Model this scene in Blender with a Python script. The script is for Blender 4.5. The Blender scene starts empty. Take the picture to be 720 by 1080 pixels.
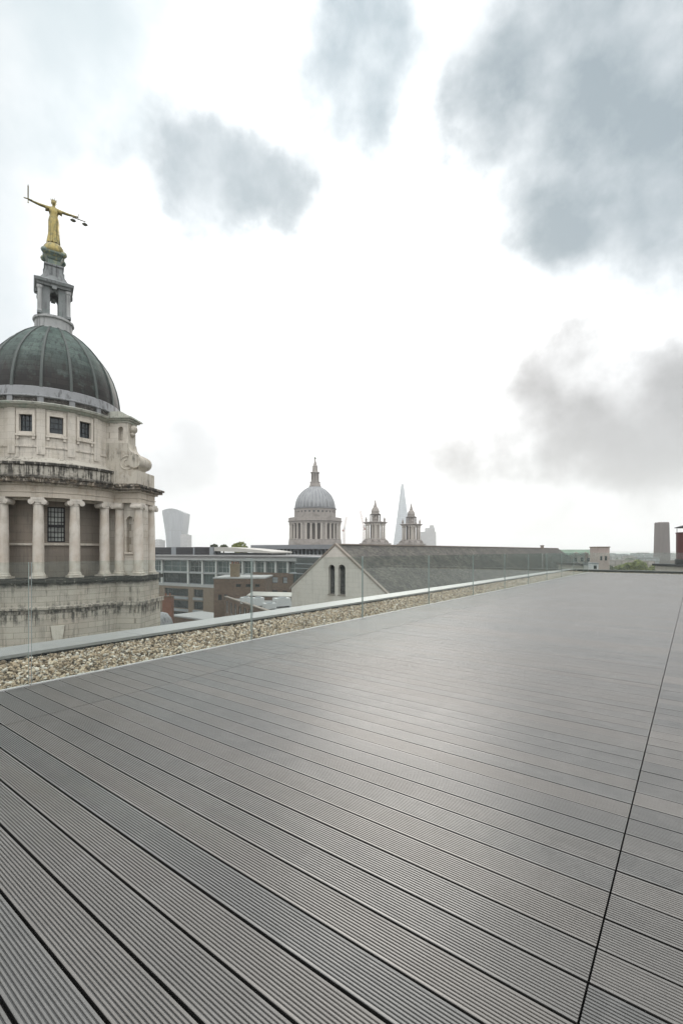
import bpy, bmesh, math, random
import numpy as np
from mathutils import Vector, Matrix

random.seed(7)
rng = np.random.default_rng(7)
PI = math.pi
SC = bpy.context.scene
COL = SC.collection
R_ = math.radians

# ------------------------------------------------------------------ camera
F, CX, HY, CAMZ = 492.0, 360.0, 581.0, 1.2
cam_d = bpy.data.cameras.new('camera')
cam = bpy.data.objects.new('camera', cam_d)
COL.objects.link(cam)
cam.location = (0, 0, CAMZ)
cam.rotation_euler = (PI / 2, 0, 0)
cam_d.sensor_width = 36
cam_d.lens = F / 1080 * 36
cam_d.shift_y = 41 / 1080
cam_d.clip_start = 0.05
cam_d.clip_end = 60000
SC.camera = cam


def at(px, py, Y):                      # pixel of the survey photo + distance -> metres
    return Vector(((px - CX) / F * Y, Y, CAMZ + (HY - py) / F * Y))


GROUND = -34.0
TH = math.atan2(.798, .6027)            # direction of the terrace edge
U = Vector((math.cos(TH), math.sin(TH), 0))
V = Vector((-math.sin(TH), math.cos(TH), 0))


def terr(t, n, z=0):
    return U * t + V * n + Vector((0, 0, z))


# ------------------------------------------------------------------ object helpers
def tag(o, label=None, cat=None, group=None, kind=None):
    if label: o['label'] = label
    if cat: o['category'] = cat
    if group: o['group'] = group
    if kind: o['kind'] = kind
    return o


def thing(name, label, cat, loc=(0, 0, 0), rotz=0, group=None):
    o = bpy.data.objects.new(name, None)
    COL.objects.link(o)
    o.location = loc
    o.rotation_euler = (0, 0, rotz)
    o.empty_display_size = .5
    return tag(o, label, cat, group)


def adopt(o, parent, local=False):
    o.parent = parent
    if not local and parent.parent is None and parent.type == 'EMPTY':
        m = Matrix.Translation(parent.location) @ Matrix.Rotation(parent.rotation_euler.z, 4, 'Z')
        o.matrix_parent_inverse = m.inverted()


class MB:
    def __init__(s):
        s.v, s.f, s.mi, s.cur = [], [], [], 0

    def face(s, pts):
        b = len(s.v)
        s.v += [tuple(p) for p in pts]
        s.f.append(list(range(b, b + len(pts))))
        s.mi.append(s.cur)

    def add(s, vs, fs):
        b = len(s.v)
        s.v += [tuple(p) for p in vs]
        for f in fs:
            s.f.append([b + i for i in f])
            s.mi.append(s.cur)

    def hexa(s, p):                     # 8 corners: bottom ring 0-3, top ring 4-7
        s.add(p, [(3, 2, 1, 0), (4, 5, 6, 7), (0, 1, 5, 4), (1, 2, 6, 5), (2, 3, 7, 6), (3, 0, 4, 7)])

    def box(s, x0, x1, y0, y1, z0, z1):
        s.hexa([(x0, y0, z0), (x1, y0, z0), (x1, y1, z0), (x0, y1, z0), (x0, y0, z1), (x1, y0, z1), (x1, y1, z1), (x0, y1, z1)])

    def mbox(s, fn, a0, a1, b0, b1, c0, c1):   # box through a mapping fn(a,b,c)
        s.hexa([fn(a0, b0, c0), fn(a1, b0, c0), fn(a1, b1, c0), fn(a0, b1, c0), fn(a0, b0, c1), fn(a1, b0, c1), fn(a1, b1, c1), fn(a0, b1, c1)])

    def prism(s, fn, poly, d0, d1):      # poly of (a,b) extruded between d0 and d1
        n = len(poly)
        vs = [fn(a, b, d0) for a, b in poly] + [fn(a, b, d1) for a, b in poly]
        s.add(vs, [list(range(n))[::-1], list(range(n, 2 * n))] + [(i, (i + 1) % n, n + (i + 1) % n, n + i) for i in range(n)])

    def revolve(s, prof, n=48, cx=0, cy=0, a0=0, a1=2 * PI, capt=False, capb=False, sx=1, sy=1):
        full = abs(a1 - a0 - 2 * PI) < 1e-6
        m = n if full else n + 1
        vs = []
        for r, z in prof:
            for i in range(m):
                a = a0 + (a1 - a0) * i / n
                vs.append((cx + r * math.cos(a) * sx, cy + r * math.sin(a) * sy, z))
        fs = []
        for k in range(len(prof) - 1):
            for i in range(n):
                j = (i + 1) % m
                fs.append((k * m + i, k * m + j, (k + 1) * m + j, (k + 1) * m + i))
        if capt: fs.append([(len(prof) - 1) * m + i for i in range(m)])
        if capb: fs.append([i for i in range(m)][::-1])
        s.add(vs, fs)

    def square(s, prof, cx=0, cy=0, rot=0):   # stacked squares: (half width, z)
        s.revolve([(r * math.sqrt(2), z) for r, z in prof], 4, cx, cy, PI / 4 + rot, PI / 4 + rot + 2 * PI, True, True)

    def tube(s, p0, p1, r0, r1=None, n=10):
        r1 = r0 if r1 is None else r1
        p0, p1 = Vector(p0), Vector(p1)
        d = (p1 - p0).normalized()
        a = d.orthogonal().normalized()
        b = d.cross(a)
        vs = [p0 + (a * math.cos(2 * PI * i / n) + b * math.sin(2 * PI * i / n)) * r0 for i in range(n)]
        vs += [p1 + (a * math.cos(2 * PI * i / n) + b * math.sin(2 * PI * i / n)) * r1 for i in range(n)]
        s.add(vs, [(i, (i + 1) % n, n + (i + 1) % n, n + i) for i in range(n)] + [list(range(n))[::-1], list(range(n, 2 * n))])

    def ball(s, c, r, nu=14, nv=9, sx=1, sy=1, sz=1):
        s.revolve([(max(1e-4, r * math.sin(PI * k / nv)), c[2] - r * sz * math.cos(PI * k / nv)) for k in range(nv + 1)], nu, c[0], c[1], sx=sx, sy=sy)

    def torus(s, fn, ca, cb, R, r, n=24, m=8):
        vs = []
        for i in range(n):
            a = 2 * PI * i / n
            for j in range(m):
                b = 2 * PI * j / m
                q = R + r * math.cos(b)
                vs.append(fn(ca + q * math.cos(a), cb + q * math.sin(a), r * math.sin(b)))
        fs = []
        for i in range(n):
            for j in range(m):
                i2, j2 = (i + 1) % n, (j + 1) % m
                fs.append((i * m + j, i2 * m + j, i2 * m + j2, i * m + j2))
        s.add(vs, fs)

    # wall pierced by rectangular openings; fn(u, z, depth inward)
    def wall(s, fn, us, zs, ops, depth, back=False):
        us = sorted(set([round(u, 5) for u in us] + [round(o[i], 5) for o in ops for i in (0, 1)]))
        zs = sorted(set([round(z, 5) for z in zs] + [round(o[i], 5) for o in ops for i in (2, 3)]))
        ins = lambda u, z: next((o for o in ops if o[0] - 1e-6 < u < o[1] + 1e-6 and o[2] - 1e-6 < z < o[3] + 1e-6), None)
        for i in range(len(us) - 1):
            for k in range(len(zs) - 1):
                o = ins((us[i] + us[i + 1]) / 2, (zs[k] + zs[k + 1]) / 2)
                if o is None:
                    s.face([fn(us[i], zs[k], 0), fn(us[i + 1], zs[k], 0), fn(us[i + 1], zs[k + 1], 0), fn(us[i], zs[k + 1], 0)])
                elif back:
                    s.face([fn(us[i], zs[k], depth), fn(us[i + 1], zs[k], depth), fn(us[i + 1], zs[k + 1], depth), fn(us[i], zs[k + 1], depth)])
        for u0, u1, z0, z1 in [o[:4] for o in ops]:
            for (a, b), (c, d) in (((u0, z0), (u0, z1)), ((u0, z1), (u1, z1)), ((u1, z1), (u1, z0)), ((u1, z0), (u0, z0))):
                s.face([fn(a, b, 0), fn(c, d, 0), fn(c, d, depth), fn(a, b, depth)])

    # wall with round-headed openings (u0,u1,z0,zspring)
    def arch_wall(s, fn, u0, u1, z0, z1, ops, depth, top=None, back=True):
        top = top or (lambda u: z1)
        ops = sorted(ops)
        edges = [u0]
        for a, b, c, d in ops: edges += [a, b]
        edges.append(u1)
        for i in range(0, len(edges), 2):
            a, b = edges[i], edges[i + 1]
            mid = [x for x in (0.0,) if a < x < b]
            pts = [a] + mid + [b]
            for p, q in zip(pts, pts[1:]):
                s.face([fn(p, z0, 0), fn(q, z0, 0), fn(q, top(q), 0), fn(p, top(p), 0)])
        for a, b, c, d in ops:
            r = (b - a) / 2
            m = (a + b) / 2
            s.face([fn(a, z0, 0), fn(b, z0, 0), fn(b, c, 0), fn(a, c, 0)])
            arc = [(m - r * math.cos(PI * k / 12), d + r * math.sin(PI * k / 12)) for k in range(13)]
            for (p, q), (p2, q2) in zip(arc, arc[1:]):
                s.face([fn(p, q, 0), fn(p2, q2, 0), fn(p2, top(p2), 0), fn(p, top(p), 0)])
            ring = [(a, c)] + arc + [(b, c)]
            for (p, q), (p2, q2) in zip(ring, ring[1:] + ring[:1]):
                s.face([fn(p, q, 0), fn(p2, q2, 0), fn(p2, q2, depth), fn(p, q, depth)])
            if back: s.face([fn(p, q, depth) for p, q in ring])

    def build(s, name, mat, parent=None, local=False, smooth=False, weld=False, zoff=0, kind=None):
        me = bpy.data.meshes.new(name)
        vs = s.v if not zoff else [(x, y, z + zoff) for x, y, z in s.v]
        me.from_pydata(vs, [], s.f)
        mats = mat if isinstance(mat, (list, tuple)) else [mat]
        for m in mats: me.materials.append(m)
        if len(mats) > 1:
            me.polygons.foreach_set('material_index', s.mi)
        bm = bmesh.new()
        bm.from_mesh(me)
        if weld or smooth: bmesh.ops.remove_doubles(bm, verts=bm.verts, dist=1e-4)
        bmesh.ops.recalc_face_normals(bm, faces=bm.faces)
        if smooth:
            for f in bm.faces: f.smooth = True
            ang = R_(smooth) if smooth is not True else R_(40)
            for e in bm.edges:
                if len(e.link_faces) == 2 and e.calc_face_angle(0) > ang: e.smooth = False
        bm.to_mesh(me)
        bm.free()
        me.update()
        o = bpy.data.objects.new(name, me)
        COL.objects.link(o)
        if parent is not None: adopt(o, parent, local)
        if kind: o['kind'] = kind
        return o


def twin(o, parent=None, loc=None, rotz=None):
    c = o.copy()
    COL.objects.link(c)
    if parent is not None: c.parent = parent
    if loc is not None: c.location = loc
    if rotz is not None: c.rotation_euler = (0, 0, rotz)
    return c


def plane_map(p0, p1, inward_left=True):
    p0, p1 = Vector((p0[0], p0[1], 0)), Vector((p1[0], p1[1], 0))
    d = (p1 - p0).normalized()
    nrm = Vector((-d.y, d.x, 0)) * (1 if inward_left else -1)
    fn = lambda u, z, dep: p0 + d * u + nrm * dep + Vector((0, 0, z))
    fn.len = (p1 - p0).length
    fn.p0, fn.d = p0, d
    return fn


def u_of(fn, px):                       # where the sight line through column px meets the plane
    k = (px - CX) / F
    # p0.x + d.x u = k (p0.y + d.y u)
    return (k * fn.p0.y - fn.p0.x) / (fn.d.x - k * fn.d.y)


# ------------------------------------------------------------------ materials
class NT:
    def __init__(s, nt):
        s.nt = nt

    def n(s, typ, **kw):
        n = s.nt.nodes.new(typ)
        for k, v in kw.items(): setattr(n, k, v)
        return n

    def link(s, a, b):
        s.nt.links.new(a, b)

    def put(s, sock, v):
        if isinstance(v, bpy.types.NodeSocket): s.link(v, sock)
        else: sock.default_value = v

    def math(s, op, a, b=0.0, c=None, clamp=False):
        n = s.n('ShaderNodeMath', operation=op, use_clamp=clamp)
        s.put(n.inputs[0], a)
        s.put(n.inputs[1], b)
        if c is not None: s.put(n.inputs[2], c)
        return n.outputs[0]

    def vmath(s, op, a, b=(0, 0, 0), scale=None):
        n = s.n('ShaderNodeVectorMath', operation=op)
        s.put(n.inputs[0], a)
        s.put(n.inputs[1], b)
        if scale is not None: s.put(n.inputs['Scale'], scale)
        return n.outputs['Value'] if op in ('DOT_PRODUCT', 'LENGTH', 'DISTANCE') else n.outputs[0]

    def noise(s, vec, scale, detail=4, rough=.55):
        n = s.n('ShaderNodeTexNoise')
        s.put(n.inputs['Vector'], vec)
        n.inputs['Scale'].default_value = scale
        n.inputs['Detail'].default_value = detail
        n.inputs['Roughness'].default_value = rough
        return n.outputs['Fac']

    def mix(s, fac, a, b, mode='MIX'):
        n = s.n('ShaderNodeMix', data_type='RGBA', blend_type=mode)
        s.put(n.inputs[0], fac)
        s.put(n.inputs[6], a)
        s.put(n.inputs[7], b)
        return n.outputs[2]

    def ramp(s, fac, lo, hi, smooth=True):
        n = s.n('ShaderNodeMapRange', interpolation_type='SMOOTHSTEP' if smooth else 'LINEAR', clamp=True)
        s.put(n.inputs[0], fac)
        s.put(n.inputs[1], lo)
        s.put(n.inputs[2], hi)
        return n.outputs[0]

    def stretch(s, vec, sc):
        return s.vmath('MULTIPLY', vec, sc)

    def sep(s, vec):
        n = s.n('ShaderNodeSeparateXYZ')
        s.link(vec, n.inputs[0])
        return n.outputs

    def comb(s, x=0., y=0., z=0.):
        n = s.n('ShaderNodeCombineXYZ')
        s.put(n.inputs[0], x), s.put(n.inputs[1], y), s.put(n.inputs[2], z)
        return n.outputs[0]


def c4(c):
    return (c[0], c[1], c[2], 1)


def new_mat(name):
    m = bpy.data.materials.new(name)
    m.use_nodes = True
    t = NT(m.node_tree)
    b = m.node_tree.nodes['Principled BSDF']
    return m, t, b


# generic weathered surface; bricks=(w,h,mortar,mode,contrast); stains=list of (z0,z1,amount) real soot crusts; streak=amount
def surf(name, col, rough=.8, var=.18, scale=1.0, dirt=None, dirt_amt=.0, bricks=None, streak=0, bands=(), bump=.15, metal=0, spec=.3, zoff=0, fine=18, tint=None):
    m, t, b = new_mat(name)
    tc = t.n('ShaderNodeTexCoord')
    P = tc.outputs['Object']
    n1 = t.noise(P, scale, 5, .6)
    n2 = t.noise(P, scale * fine, 3, .6)
    k = t.math('ADD', t.math('MULTIPLY', t.math('SUBTRACT', n1, .5), 2 * var), t.math('MULTIPLY', t.math('SUBTRACT', n2, .5), var))
    k = t.math('ADD', k, 1.0)
    c = t.vmath('SCALE', c4(col)[:3], scale=k)
    if tint:
        n3 = t.noise(t.vmath('ADD', P, (31, 7, 3)), scale * .7, 4, .6)
        c = t.mix(t.ramp(n3, .42, .68), c, c4(tint))
    h = n2
    if bricks:
        bw, bh, mort, mode, con = bricks
        xyz = t.sep(P)
        if mode == 'cyl':
            u = t.math('MULTIPLY', t.math('ARCTAN2', xyz[0], t.math('MULTIPLY', xyz[1], -1)), 6.2)
        else:
            ge = t.n('ShaderNodeNewGeometry')
            nx = t.sep(ge.outputs['Normal'])
            u = t.math('SUBTRACT', t.math('MULTIPLY', xyz[1], nx[0]), t.math('MULTIPLY', xyz[0], nx[1]))
        br = t.n('ShaderNodeTexBrick')
        t.link(t.comb(u, xyz[2]), br.inputs['Vector'])
        br.inputs['Scale'].default_value = 1
        br.inputs['Brick Width'].default_value = bw
        br.inputs['Row Height'].default_value = bh
        br.inputs['Mortar Size'].default_value = mort
        br.inputs['Mortar Smooth'].default_value = .3
        br.inputs['Bias'].default_value = 0
        br.inputs['Color1'].default_value = (1 - con, 1 - con, 1 - con, 1)
        br.inputs['Color2'].default_value = (1 + con * .6, 1 + con * .55, 1 + con * .5, 1)
        br.inputs['Mortar'].default_value = (.55, .53, .5, 1) if con < .5 else (1.2, 1.1, 1, 1)
        c = t.mix(1.0, c, br.outputs['Color'], 'MULTIPLY')
        h = t.math('SUBTRACT', h, t.math('MULTIPLY', br.outputs['Fac'], 1.5))
    if streak or bands:
        sv = t.noise(t.stretch(P, (5, 5, .35)), 1.0, 4, .65)
    if streak:
        big = t.noise(P, .5, 3, .6)
        fac = t.math('MULTIPLY', t.ramp(t.math('MULTIPLY', sv, t.math('ADD', big, .5)), .50, .68), streak)
        c = t.mix(fac, c, c4([x * .32 for x in col]))
    for z0, z1, amt, thr in bands:
        z = t.math('ADD', t.sep(P)[2], -zoff)
        wob = t.math('MULTIPLY', t.math('SUBTRACT', t.noise(P, 1.7, 4, .7), .5), .9 * (z1 - z0))
        z = t.math('ADD', z, wob)
        w = (z1 - z0)
        fac = t.math('MULTIPLY', t.ramp(z, z0 - .25 * w, z0 + .25 * w), t.math('SUBTRACT', 1.0, t.ramp(z, z1 - .25 * w, z1 + .25 * w)))
        blot = t.ramp(t.math('ADD', t.math('MULTIPLY', sv, .6), t.math('MULTIPLY', t.noise(P, 2.6, 5, .7), .4)), thr, thr + .13)
        fac = t.math('MULTIPLY', t.math('MULTIPLY', fac, blot), amt)
        c = t.mix(fac, c, (.016, .015, .013, 1))
    if dirt:
        nd = t.noise(t.vmath('ADD', P, (9, 4, 1)), scale * 1.6, 6, .68)
        c = t.mix(t.math('MULTIPLY', t.ramp(nd, .5, .66), dirt_amt), c, c4(dirt))
    t.link(c, b.inputs['Base Color'])
    b.inputs['Roughness'].default_value = rough
    b.inputs['Metallic'].default_value = metal
    b.inputs['Specular IOR Level'].default_value = spec
    if bump:
        bp = t.n('ShaderNodeBump')
        bp.inputs['Strength'].default_value = bump
        bp.inputs['Distance'].default_value = .05
        t.link(h, bp.inputs['Height'])
        t.link(bp.outputs[0], b.inputs['Normal'])
    return m


def pane_mat(name, col=(.03, .04, .045), rough=.08, var=.5, scale=.6):
    m, t, b = new_mat(name)
    tc = t.n('ShaderNodeTexCoord')
    k = t.math('ADD', t.math('MULTIPLY', t.math('SUBTRACT', t.noise(tc.outputs['Object'], scale, 2), .5), 2 * var), 1)
    t.link(t.vmath('SCALE', col, scale=k), b.inputs['Base Color'])
    b.inputs['Roughness'].default_value = rough
    b.inputs['Specular IOR Level'].default_value = .6
    return m

# ------------------------------------------------------------------ sky, sun, air
SUN_AZ, SUN_EL = R_(7), R_(28)          # azimuth from +Y towards +X
world = bpy.data.worlds.new("World")
SC.world = world
world.use_nodes = True
wt = NT(world.node_tree)
bg = world.node_tree.nodes['Background']
sky = wt.n('ShaderNodeTexSky', sky_type='NISHITA')
sky.sun_disc = False
sky.sun_elevation = SUN_EL
sky.sun_rotation = SUN_AZ
sky.altitude = 50
D = wt.n('ShaderNodeTexCoord').outputs['Generated']
D = wt.vmath('NORMALIZE', D)
dx, dy, dz = wt.sep(D)
zc = wt.math('ADD', wt.math('MAXIMUM', dz, 0.0), .16)
plane = wt.comb(wt.math('DIVIDE', dx, zc), wt.math('DIVIDE', dy, zc), 0.0)


def wnoise(scale, off, detail=5, rough=.6):
    n = wt.n('ShaderNodeTexNoise')
    wt.link(wt.vmath('ADD', plane, off), n.inputs['Vector'])
    n.inputs['Scale'].default_value = scale
    n.inputs['Detail'].default_value = detail
    n.inputs['Roughness'].default_value = rough
    return n


def dnoise(scale, off, detail=6, rough=.58):
    n = wt.n('ShaderNodeTexNoise')
    wt.link(wt.vmath('ADD', D, off), n.inputs['Vector'])
    n.inputs['Scale'].default_value = scale
    n.inputs['Detail'].default_value = detail
    n.inputs['Roughness'].default_value = rough
    return n


warp = dnoise(5.0, (3.1, 1.7, 0), 6, .6).outputs['Color']
DW = wt.vmath('ADD', D, wt.vmath('SCALE', wt.vmath('SUBTRACT', warp, (.5, .5, .5)), scale=.16))


def direc(px, py):
    return Vector(((px - CX) / F, 1, (HY - py) / F)).normalized()


n_mid = wt.math('MULTIPLY', wt.math('SUBTRACT', dnoise(6.0, (2.2, 9.1, 0), 8, .50).outputs['Fac'], .5), 3.0)
n_big = wt.math('MULTIPLY', wt.math('SUBTRACT', wnoise(.8, (7.3, 1.9, 0), 4, .55).outputs['Fac'], .5), 2.2)


def bank(blobs, ragged=.42, lo=.10, hi=1.15):
    """grey cloud bank: where soft puffs in these directions of the sky and billowing noise add up"""
    acc = None
    for px, py, rad, amt in blobs:
        d = direc(px, py)
        r = rad / F * d.y                       # angular radius of a puff that looks rad wide
        dist = wt.vmath('DISTANCE', DW, d)
        f = wt.math('MULTIPLY', wt.math('SUBTRACT', 1.0, wt.ramp(dist, 0, r * 1.9)), amt)
        acc = f if acc is None else wt.math('ADD', acc, wt.math('MULTIPLY', f, wt.math('SUBTRACT', 1.0, acc)))
    f = wt.math('ADD', acc, wt.math('MULTIPLY', n_mid, ragged))
    return wt.math('MULTIPLY', wt.ramp(f, lo, hi), wt.ramp(acc, .02, .42))


n_soft = wnoise(1.1, (0, 0, 0), 6, .58).outputs['Fac']
n_fine = dnoise(9, (5, 2, 0), 7, .6).outputs['Fac']
K = 10.0                                        # cloud radiance in the unit of a strength-0.1 background
sunv = Vector((math.sin(SUN_AZ) * math.cos(SUN_EL), math.cos(SUN_AZ) * math.cos(SUN_EL), math.sin(SUN_EL)))
cosS = wt.vmath('DOT_PRODUCT', D, sunv)
glow = wt.ramp(cosS, .74, 1.0)
front = wt.ramp(dy, -.25, .35)              # even grey-white ahead; unseen sky overhead and high behind brightened to light the facades
high = wt.ramp(dz, .15, .75)
back_l = wt.math('ADD', .62, wt.math('MULTIPLY', high, 1.35))
zen = wt.math('MULTIPLY', wt.ramp(dz, .76, .96), 1.15)
front_l = wt.math('SUBTRACT', wt.math('ADD', .615, zen), wt.math('MULTIPLY', wt.math('SUBTRACT', 1.0, wt.ramp(dz, .0, .32)), .09))
base_l = wt.math('ADD', wt.math('MULTIPLY', front, front_l), wt.math('MULTIPLY', wt.math('SUBTRACT', 1.0, front), back_l))
bright = wt.math('ADD', base_l, wt.math('MULTIPLY', glow, .85))
white = wt.vmath('SCALE', (1.0 * K, 1.008 * K, 1.008 * K), scale=bright)
# thin uneven veil over the whole sheet
veil = wt.math('MULTIPLY', wt.ramp(wt.math('ADD', n_big, wt.math('MULTIPLY', n_mid, .4)), -.15, .75), .55)
white = wt.mix(veil, white, (.53 * K, .565 * K, .58 * K, 1))
cold = bank([(640, 30, 130, 1), (715, 115, 130, 1), (650, 178, 88, 1), (590, 190, 62, .9), (545, 70, 70, 1), (505, 115, 42, .85),
             (500, 155, 24, .6), (720, 20, 100, 1), (800, 130, 130, 1)], .40)
mid_ = bank([(368, 78, 74, 1), (400, 55, 56, .95), (345, 88, 42, .75), (405, 95, 30, .6), (400, 10, 50, .4)], .5)
cool = bank([(208, 178, 42, .85), (250, 202, 46, 1), (300, 208, 38, .9), (270, 218, 36, .6), (182, 145, 30, .5), (208, 215, 38, .8), (235, 225, 30, .5), (118, 165, 34, .4), (90, 175, 30, .3)], .46)
corner = bank([(15, 15, 110, .9), (85, 45, 90, .7), (-30, 90, 90, .6), (-20, 265, 80, .6), (10, 330, 70, .5), (25, 170, 50, .35), (180, 60, 90, .25), (250, 20, 90, .25)], .5, .15, 1.2)
warm = bank([(582, 392, 52, .85), (615, 426, 62, 1), (672, 440, 62, 1), (556, 444, 50, .85), (650, 456, 56, 1), (735, 440, 66, 1),
             (600, 468, 46, .85), (690, 472, 44, .85), (585, 372, 30, .4), (526, 462, 40, .7), (480, 466, 34, .5), (706, 400, 40, .5)], .46, .12, 1.15)
low = bank([(480, 517, 50, .6), (600, 518, 70, .7), (680, 515, 70, .7), (430, 466, 44, .5), (190, 435, 110, .42), (150, 470, 80, .4),
            (270, 440, 70, .5), (540, 522, 60, .75), (260, 520, 90, .5), (380, 500, 60, .3), (680, 560, 80, .4), (330, 400, 60, .3)], .6, .1, 1.1)
tex = wt.math('ADD', .78, wt.math('MULTIPLY', n_fine, .44))
skyc = white
skyc = wt.mix(wt.math('MULTIPLY', corner, .8), skyc, (.42 * K, .49 * K, .515 * K, 1))
skyc = wt.mix(wt.math('MULTIPLY', low, .8), skyc, (.40 * K, .405 * K, .405 * K, 1))
skyc = wt.mix(wt.math('MULTIPLY', cool, tex, clamp=True), skyc, (.31 * K, .36 * K, .385 * K, 1))
skyc = wt.mix(wt.math('MULTIPLY', mid_, tex, clamp=True), skyc, (.29 * K, .355 * K, .39 * K, 1))
skyc = wt.mix(wt.math('MULTIPLY', cold, tex, clamp=True), skyc, (.215 * K, .265 * K, .292 * K, 1))
skyc = wt.mix(wt.math('MULTIPLY', warm, wt.math('MULTIPLY', tex, .95), clamp=True), skyc, (.262 * K, .26 * K, .256 * K, 1))
# a little blue shows through the cover
out = wt.mix(.94, sky.outputs[0], skyc)
wt.link(out, bg.inputs['Color'])
bg.inputs['Strength'].default_value = .1

sd = bpy.data.lights.new('sun', 'SUN')
sd.energy = .55
sd.angle = R_(22)
sd.color = (1.0, .93, .84)
so = bpy.data.objects.new('sun', sd)
COL.objects.link(so)
so.rotation_euler = (-sunv).to_track_quat('-Z', 'Y').to_euler()

vs = SC.view_settings
vs.view_transform = 'Standard'
vs.look = 'None'
vs.gamma = 1
vs.exposure = .62
SC.cycles.volume_bounces = 2
SC.cycles.max_bounces = 8
SC.cycles.transparent_max_bounces = 16
SC.cycles.use_denoising = True
SC.cycles.use_adaptive_sampling = False

HAZE = True
if HAZE:
    mb = MB()
    mb.box(-9500, 9500, -2500, 14000, GROUND - 1, 292)
    hm = bpy.data.materials.new('haze')
    hm.use_nodes = True
    ht = hm.node_tree
    ht.nodes.remove(ht.nodes['Principled BSDF'])
    pv = ht.nodes.new('ShaderNodeVolumePrincipled')
    pv.inputs['Color'].default_value = (.97, .98, .985, 1)
    pv.inputs['Density'].default_value = .00023
    pv.inputs['Anisotropy'].default_value = .35
    ht.links.new(pv.outputs[0], ht.nodes['Material Output'].inputs['Volume'])
    hz = mb.build('haze', hm, kind='stuff')

# ------------------------------------------------------------------ ground far below
m_city = surf('city_ground', (.16, .16, .15), .9, .5, .01, dirt=(.06, .08, .04), dirt_amt=.8, bump=0, fine=12)
mb = MB()
mb.face([(-9400, -2400, GROUND), (9400, -2400, GROUND), (9400, 13900, GROUND), (-9400, 13900, GROUND)])
mb.build('ground', m_city, kind='structure')
m_hill = surf('far_hill', (.07, .09, .06), .95, .5, .004, bump=0)
mb = MB()
hx = np.linspace(-6000, 9000, 70)
prof = [GROUND + 45 + 22 * math.sin(x * .0009 + 1) + 9 * math.sin(x * .0031) + 5 * math.sin(x * .0093) for x in hx]
for i in range(69):
    a, b = hx[i], hx[i + 1]
    mb.face([(a, 6200, GROUND - .5), (b, 6200, GROUND - .5), (b, 7200, prof[i + 1]), (a, 7200, prof[i])])
    mb.face([(a, 7200, prof[i]), (b, 7200, prof[i + 1]), (b, 9000, GROUND - .5), (a, 9000, GROUND - .5)])
mb.build('hills', m_hill, kind='structure', weld=True)

# ------------------------------------------------------------------ the terrace
NG, NI, NO = 4.733, 5.56, 6.16           # glass line, coping inner edge, coping outer edge
TE = 29.2                                # far end of the decking
T_IN, T_OUT = TE + .83, TE + 1.43
PITCH, T0 = .1430, 1.305
m_roof = surf('roof_membrane', (.16, .16, .155), .9, .1, 1, bump=.05)
mb = MB()
mb.mbox(terr, -8, T_OUT - .06, -9, NO - .06, GROUND, -.16)
mb.build('roof_slab', m_roof, kind='structure')

# decking: real ribbed boards, one mesh
m_deck, t, b = new_mat('composite_decking')
P = t.n('ShaderNodeTexCoord').outputs['Object']
X, Y, Z = t.sep(P)
row = t.math('FLOOR', t.math('DIVIDE', t.math('SUBTRACT', X, T0), PITCH))
bay = t.math('ADD', t.math('ADD', t.math('GREATER_THAN', Y, .235), t.math('GREATER_THAN', Y, 3.786)), t.math('MULTIPLY', t.math('GREATER_THAN', Y, -3.3), 1.0))
wn = t.n('ShaderNodeTexWhiteNoise', noise_dimensions='2D')
t.link(t.comb(row, bay), wn.inputs['Vector'])
wv = t.math('SUBTRACT', wn.outputs['Value'], .5)
bays = t.math('GREATER_THAN', .235, Y)
amp = t.math('ADD', .09, t.math('MULTIPLY', bays, .32))
streak = t.noise(t.stretch(P, (60, 1.6, 1)), 1, 4, .6)
blot = t.noise(P, .55, 5, .6)
blot2 = t.noise(P, 9, 4, .65)
k = t.math('ADD', 1.0, t.math('MULTIPLY', wv, amp))
k = t.math('ADD', k, t.math('MULTIPLY', t.math('SUBTRACT', streak, .5), .45))
k = t.math('ADD', k, t.math('MULTIPLY', t.math('SUBTRACT', blot, .5), .3))
k = t.math('ADD', k, t.math('MULTIPLY', t.math('SUBTRACT', blot2, .5), .25))
tint = t.mix(t.ramp(t.math('ADD', t.math('MULTIPLY', wn.outputs['Value'], .5), t.math('MULTIPLY', blot, .5)), .3, .7), (.097, .096, .091, 1), (.110, .102, .092, 1))
c = t.vmath('SCALE', tint, scale=k)
wm_ = t.noise(t.vmath('ADD', P, (4, 4, 0)), 1.3, 6, .65)
ring = t.math('MULTIPLY', t.ramp(wm_, .50, .53), t.math('SUBTRACT', 1.0, t.ramp(wm_, .53, .60)))
c = t.mix(t.math('MULTIPLY', ring, .18), c, (.17, .165, .155, 1))
c = t.mix(t.math('MULTIPLY', t.ramp(wm_, .60, .72), .2), c, (.07, .07, .068, 1))
# pale dust specks and scuffs
spk = t.n('ShaderNodeTexVoronoi')
spk.inputs['Scale'].default_value = 7
t.link(P, spk.inputs['Vector'])
sel = t.math('GREATER_THAN', t.sep(spk.outputs['Color'])[0], .72)
sp = t.math('MULTIPLY', t.math('SUBTRACT', 1.0, t.ramp(spk.outputs['Distance'], .02, .05)), t.math('MULTIPLY', sel, .35))
c = t.mix(sp, c, (.24, .23, .21, 1))
c = t.mix(t.ramp(Z, -.0018, -.0045), c, (.016, .016, .015, 1))     # near-black towards the groove floors
t.link(c, b.inputs['Base Color'])
t.link(t.math('ADD', t.math('ADD', .32, t.math('MULTIPLY', wn.outputs['Value'], .05)), t.math('MULTIPLY', t.math('SUBTRACT', blot, .5), .3)), b.inputs['Roughness'])
b.inputs['Specular IOR Level'].default_value = 1.0
bp = t.n('ShaderNodeBump')
bp.inputs['Strength'].default_value = .15
bp.inputs['Distance'].default_value = .002
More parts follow.
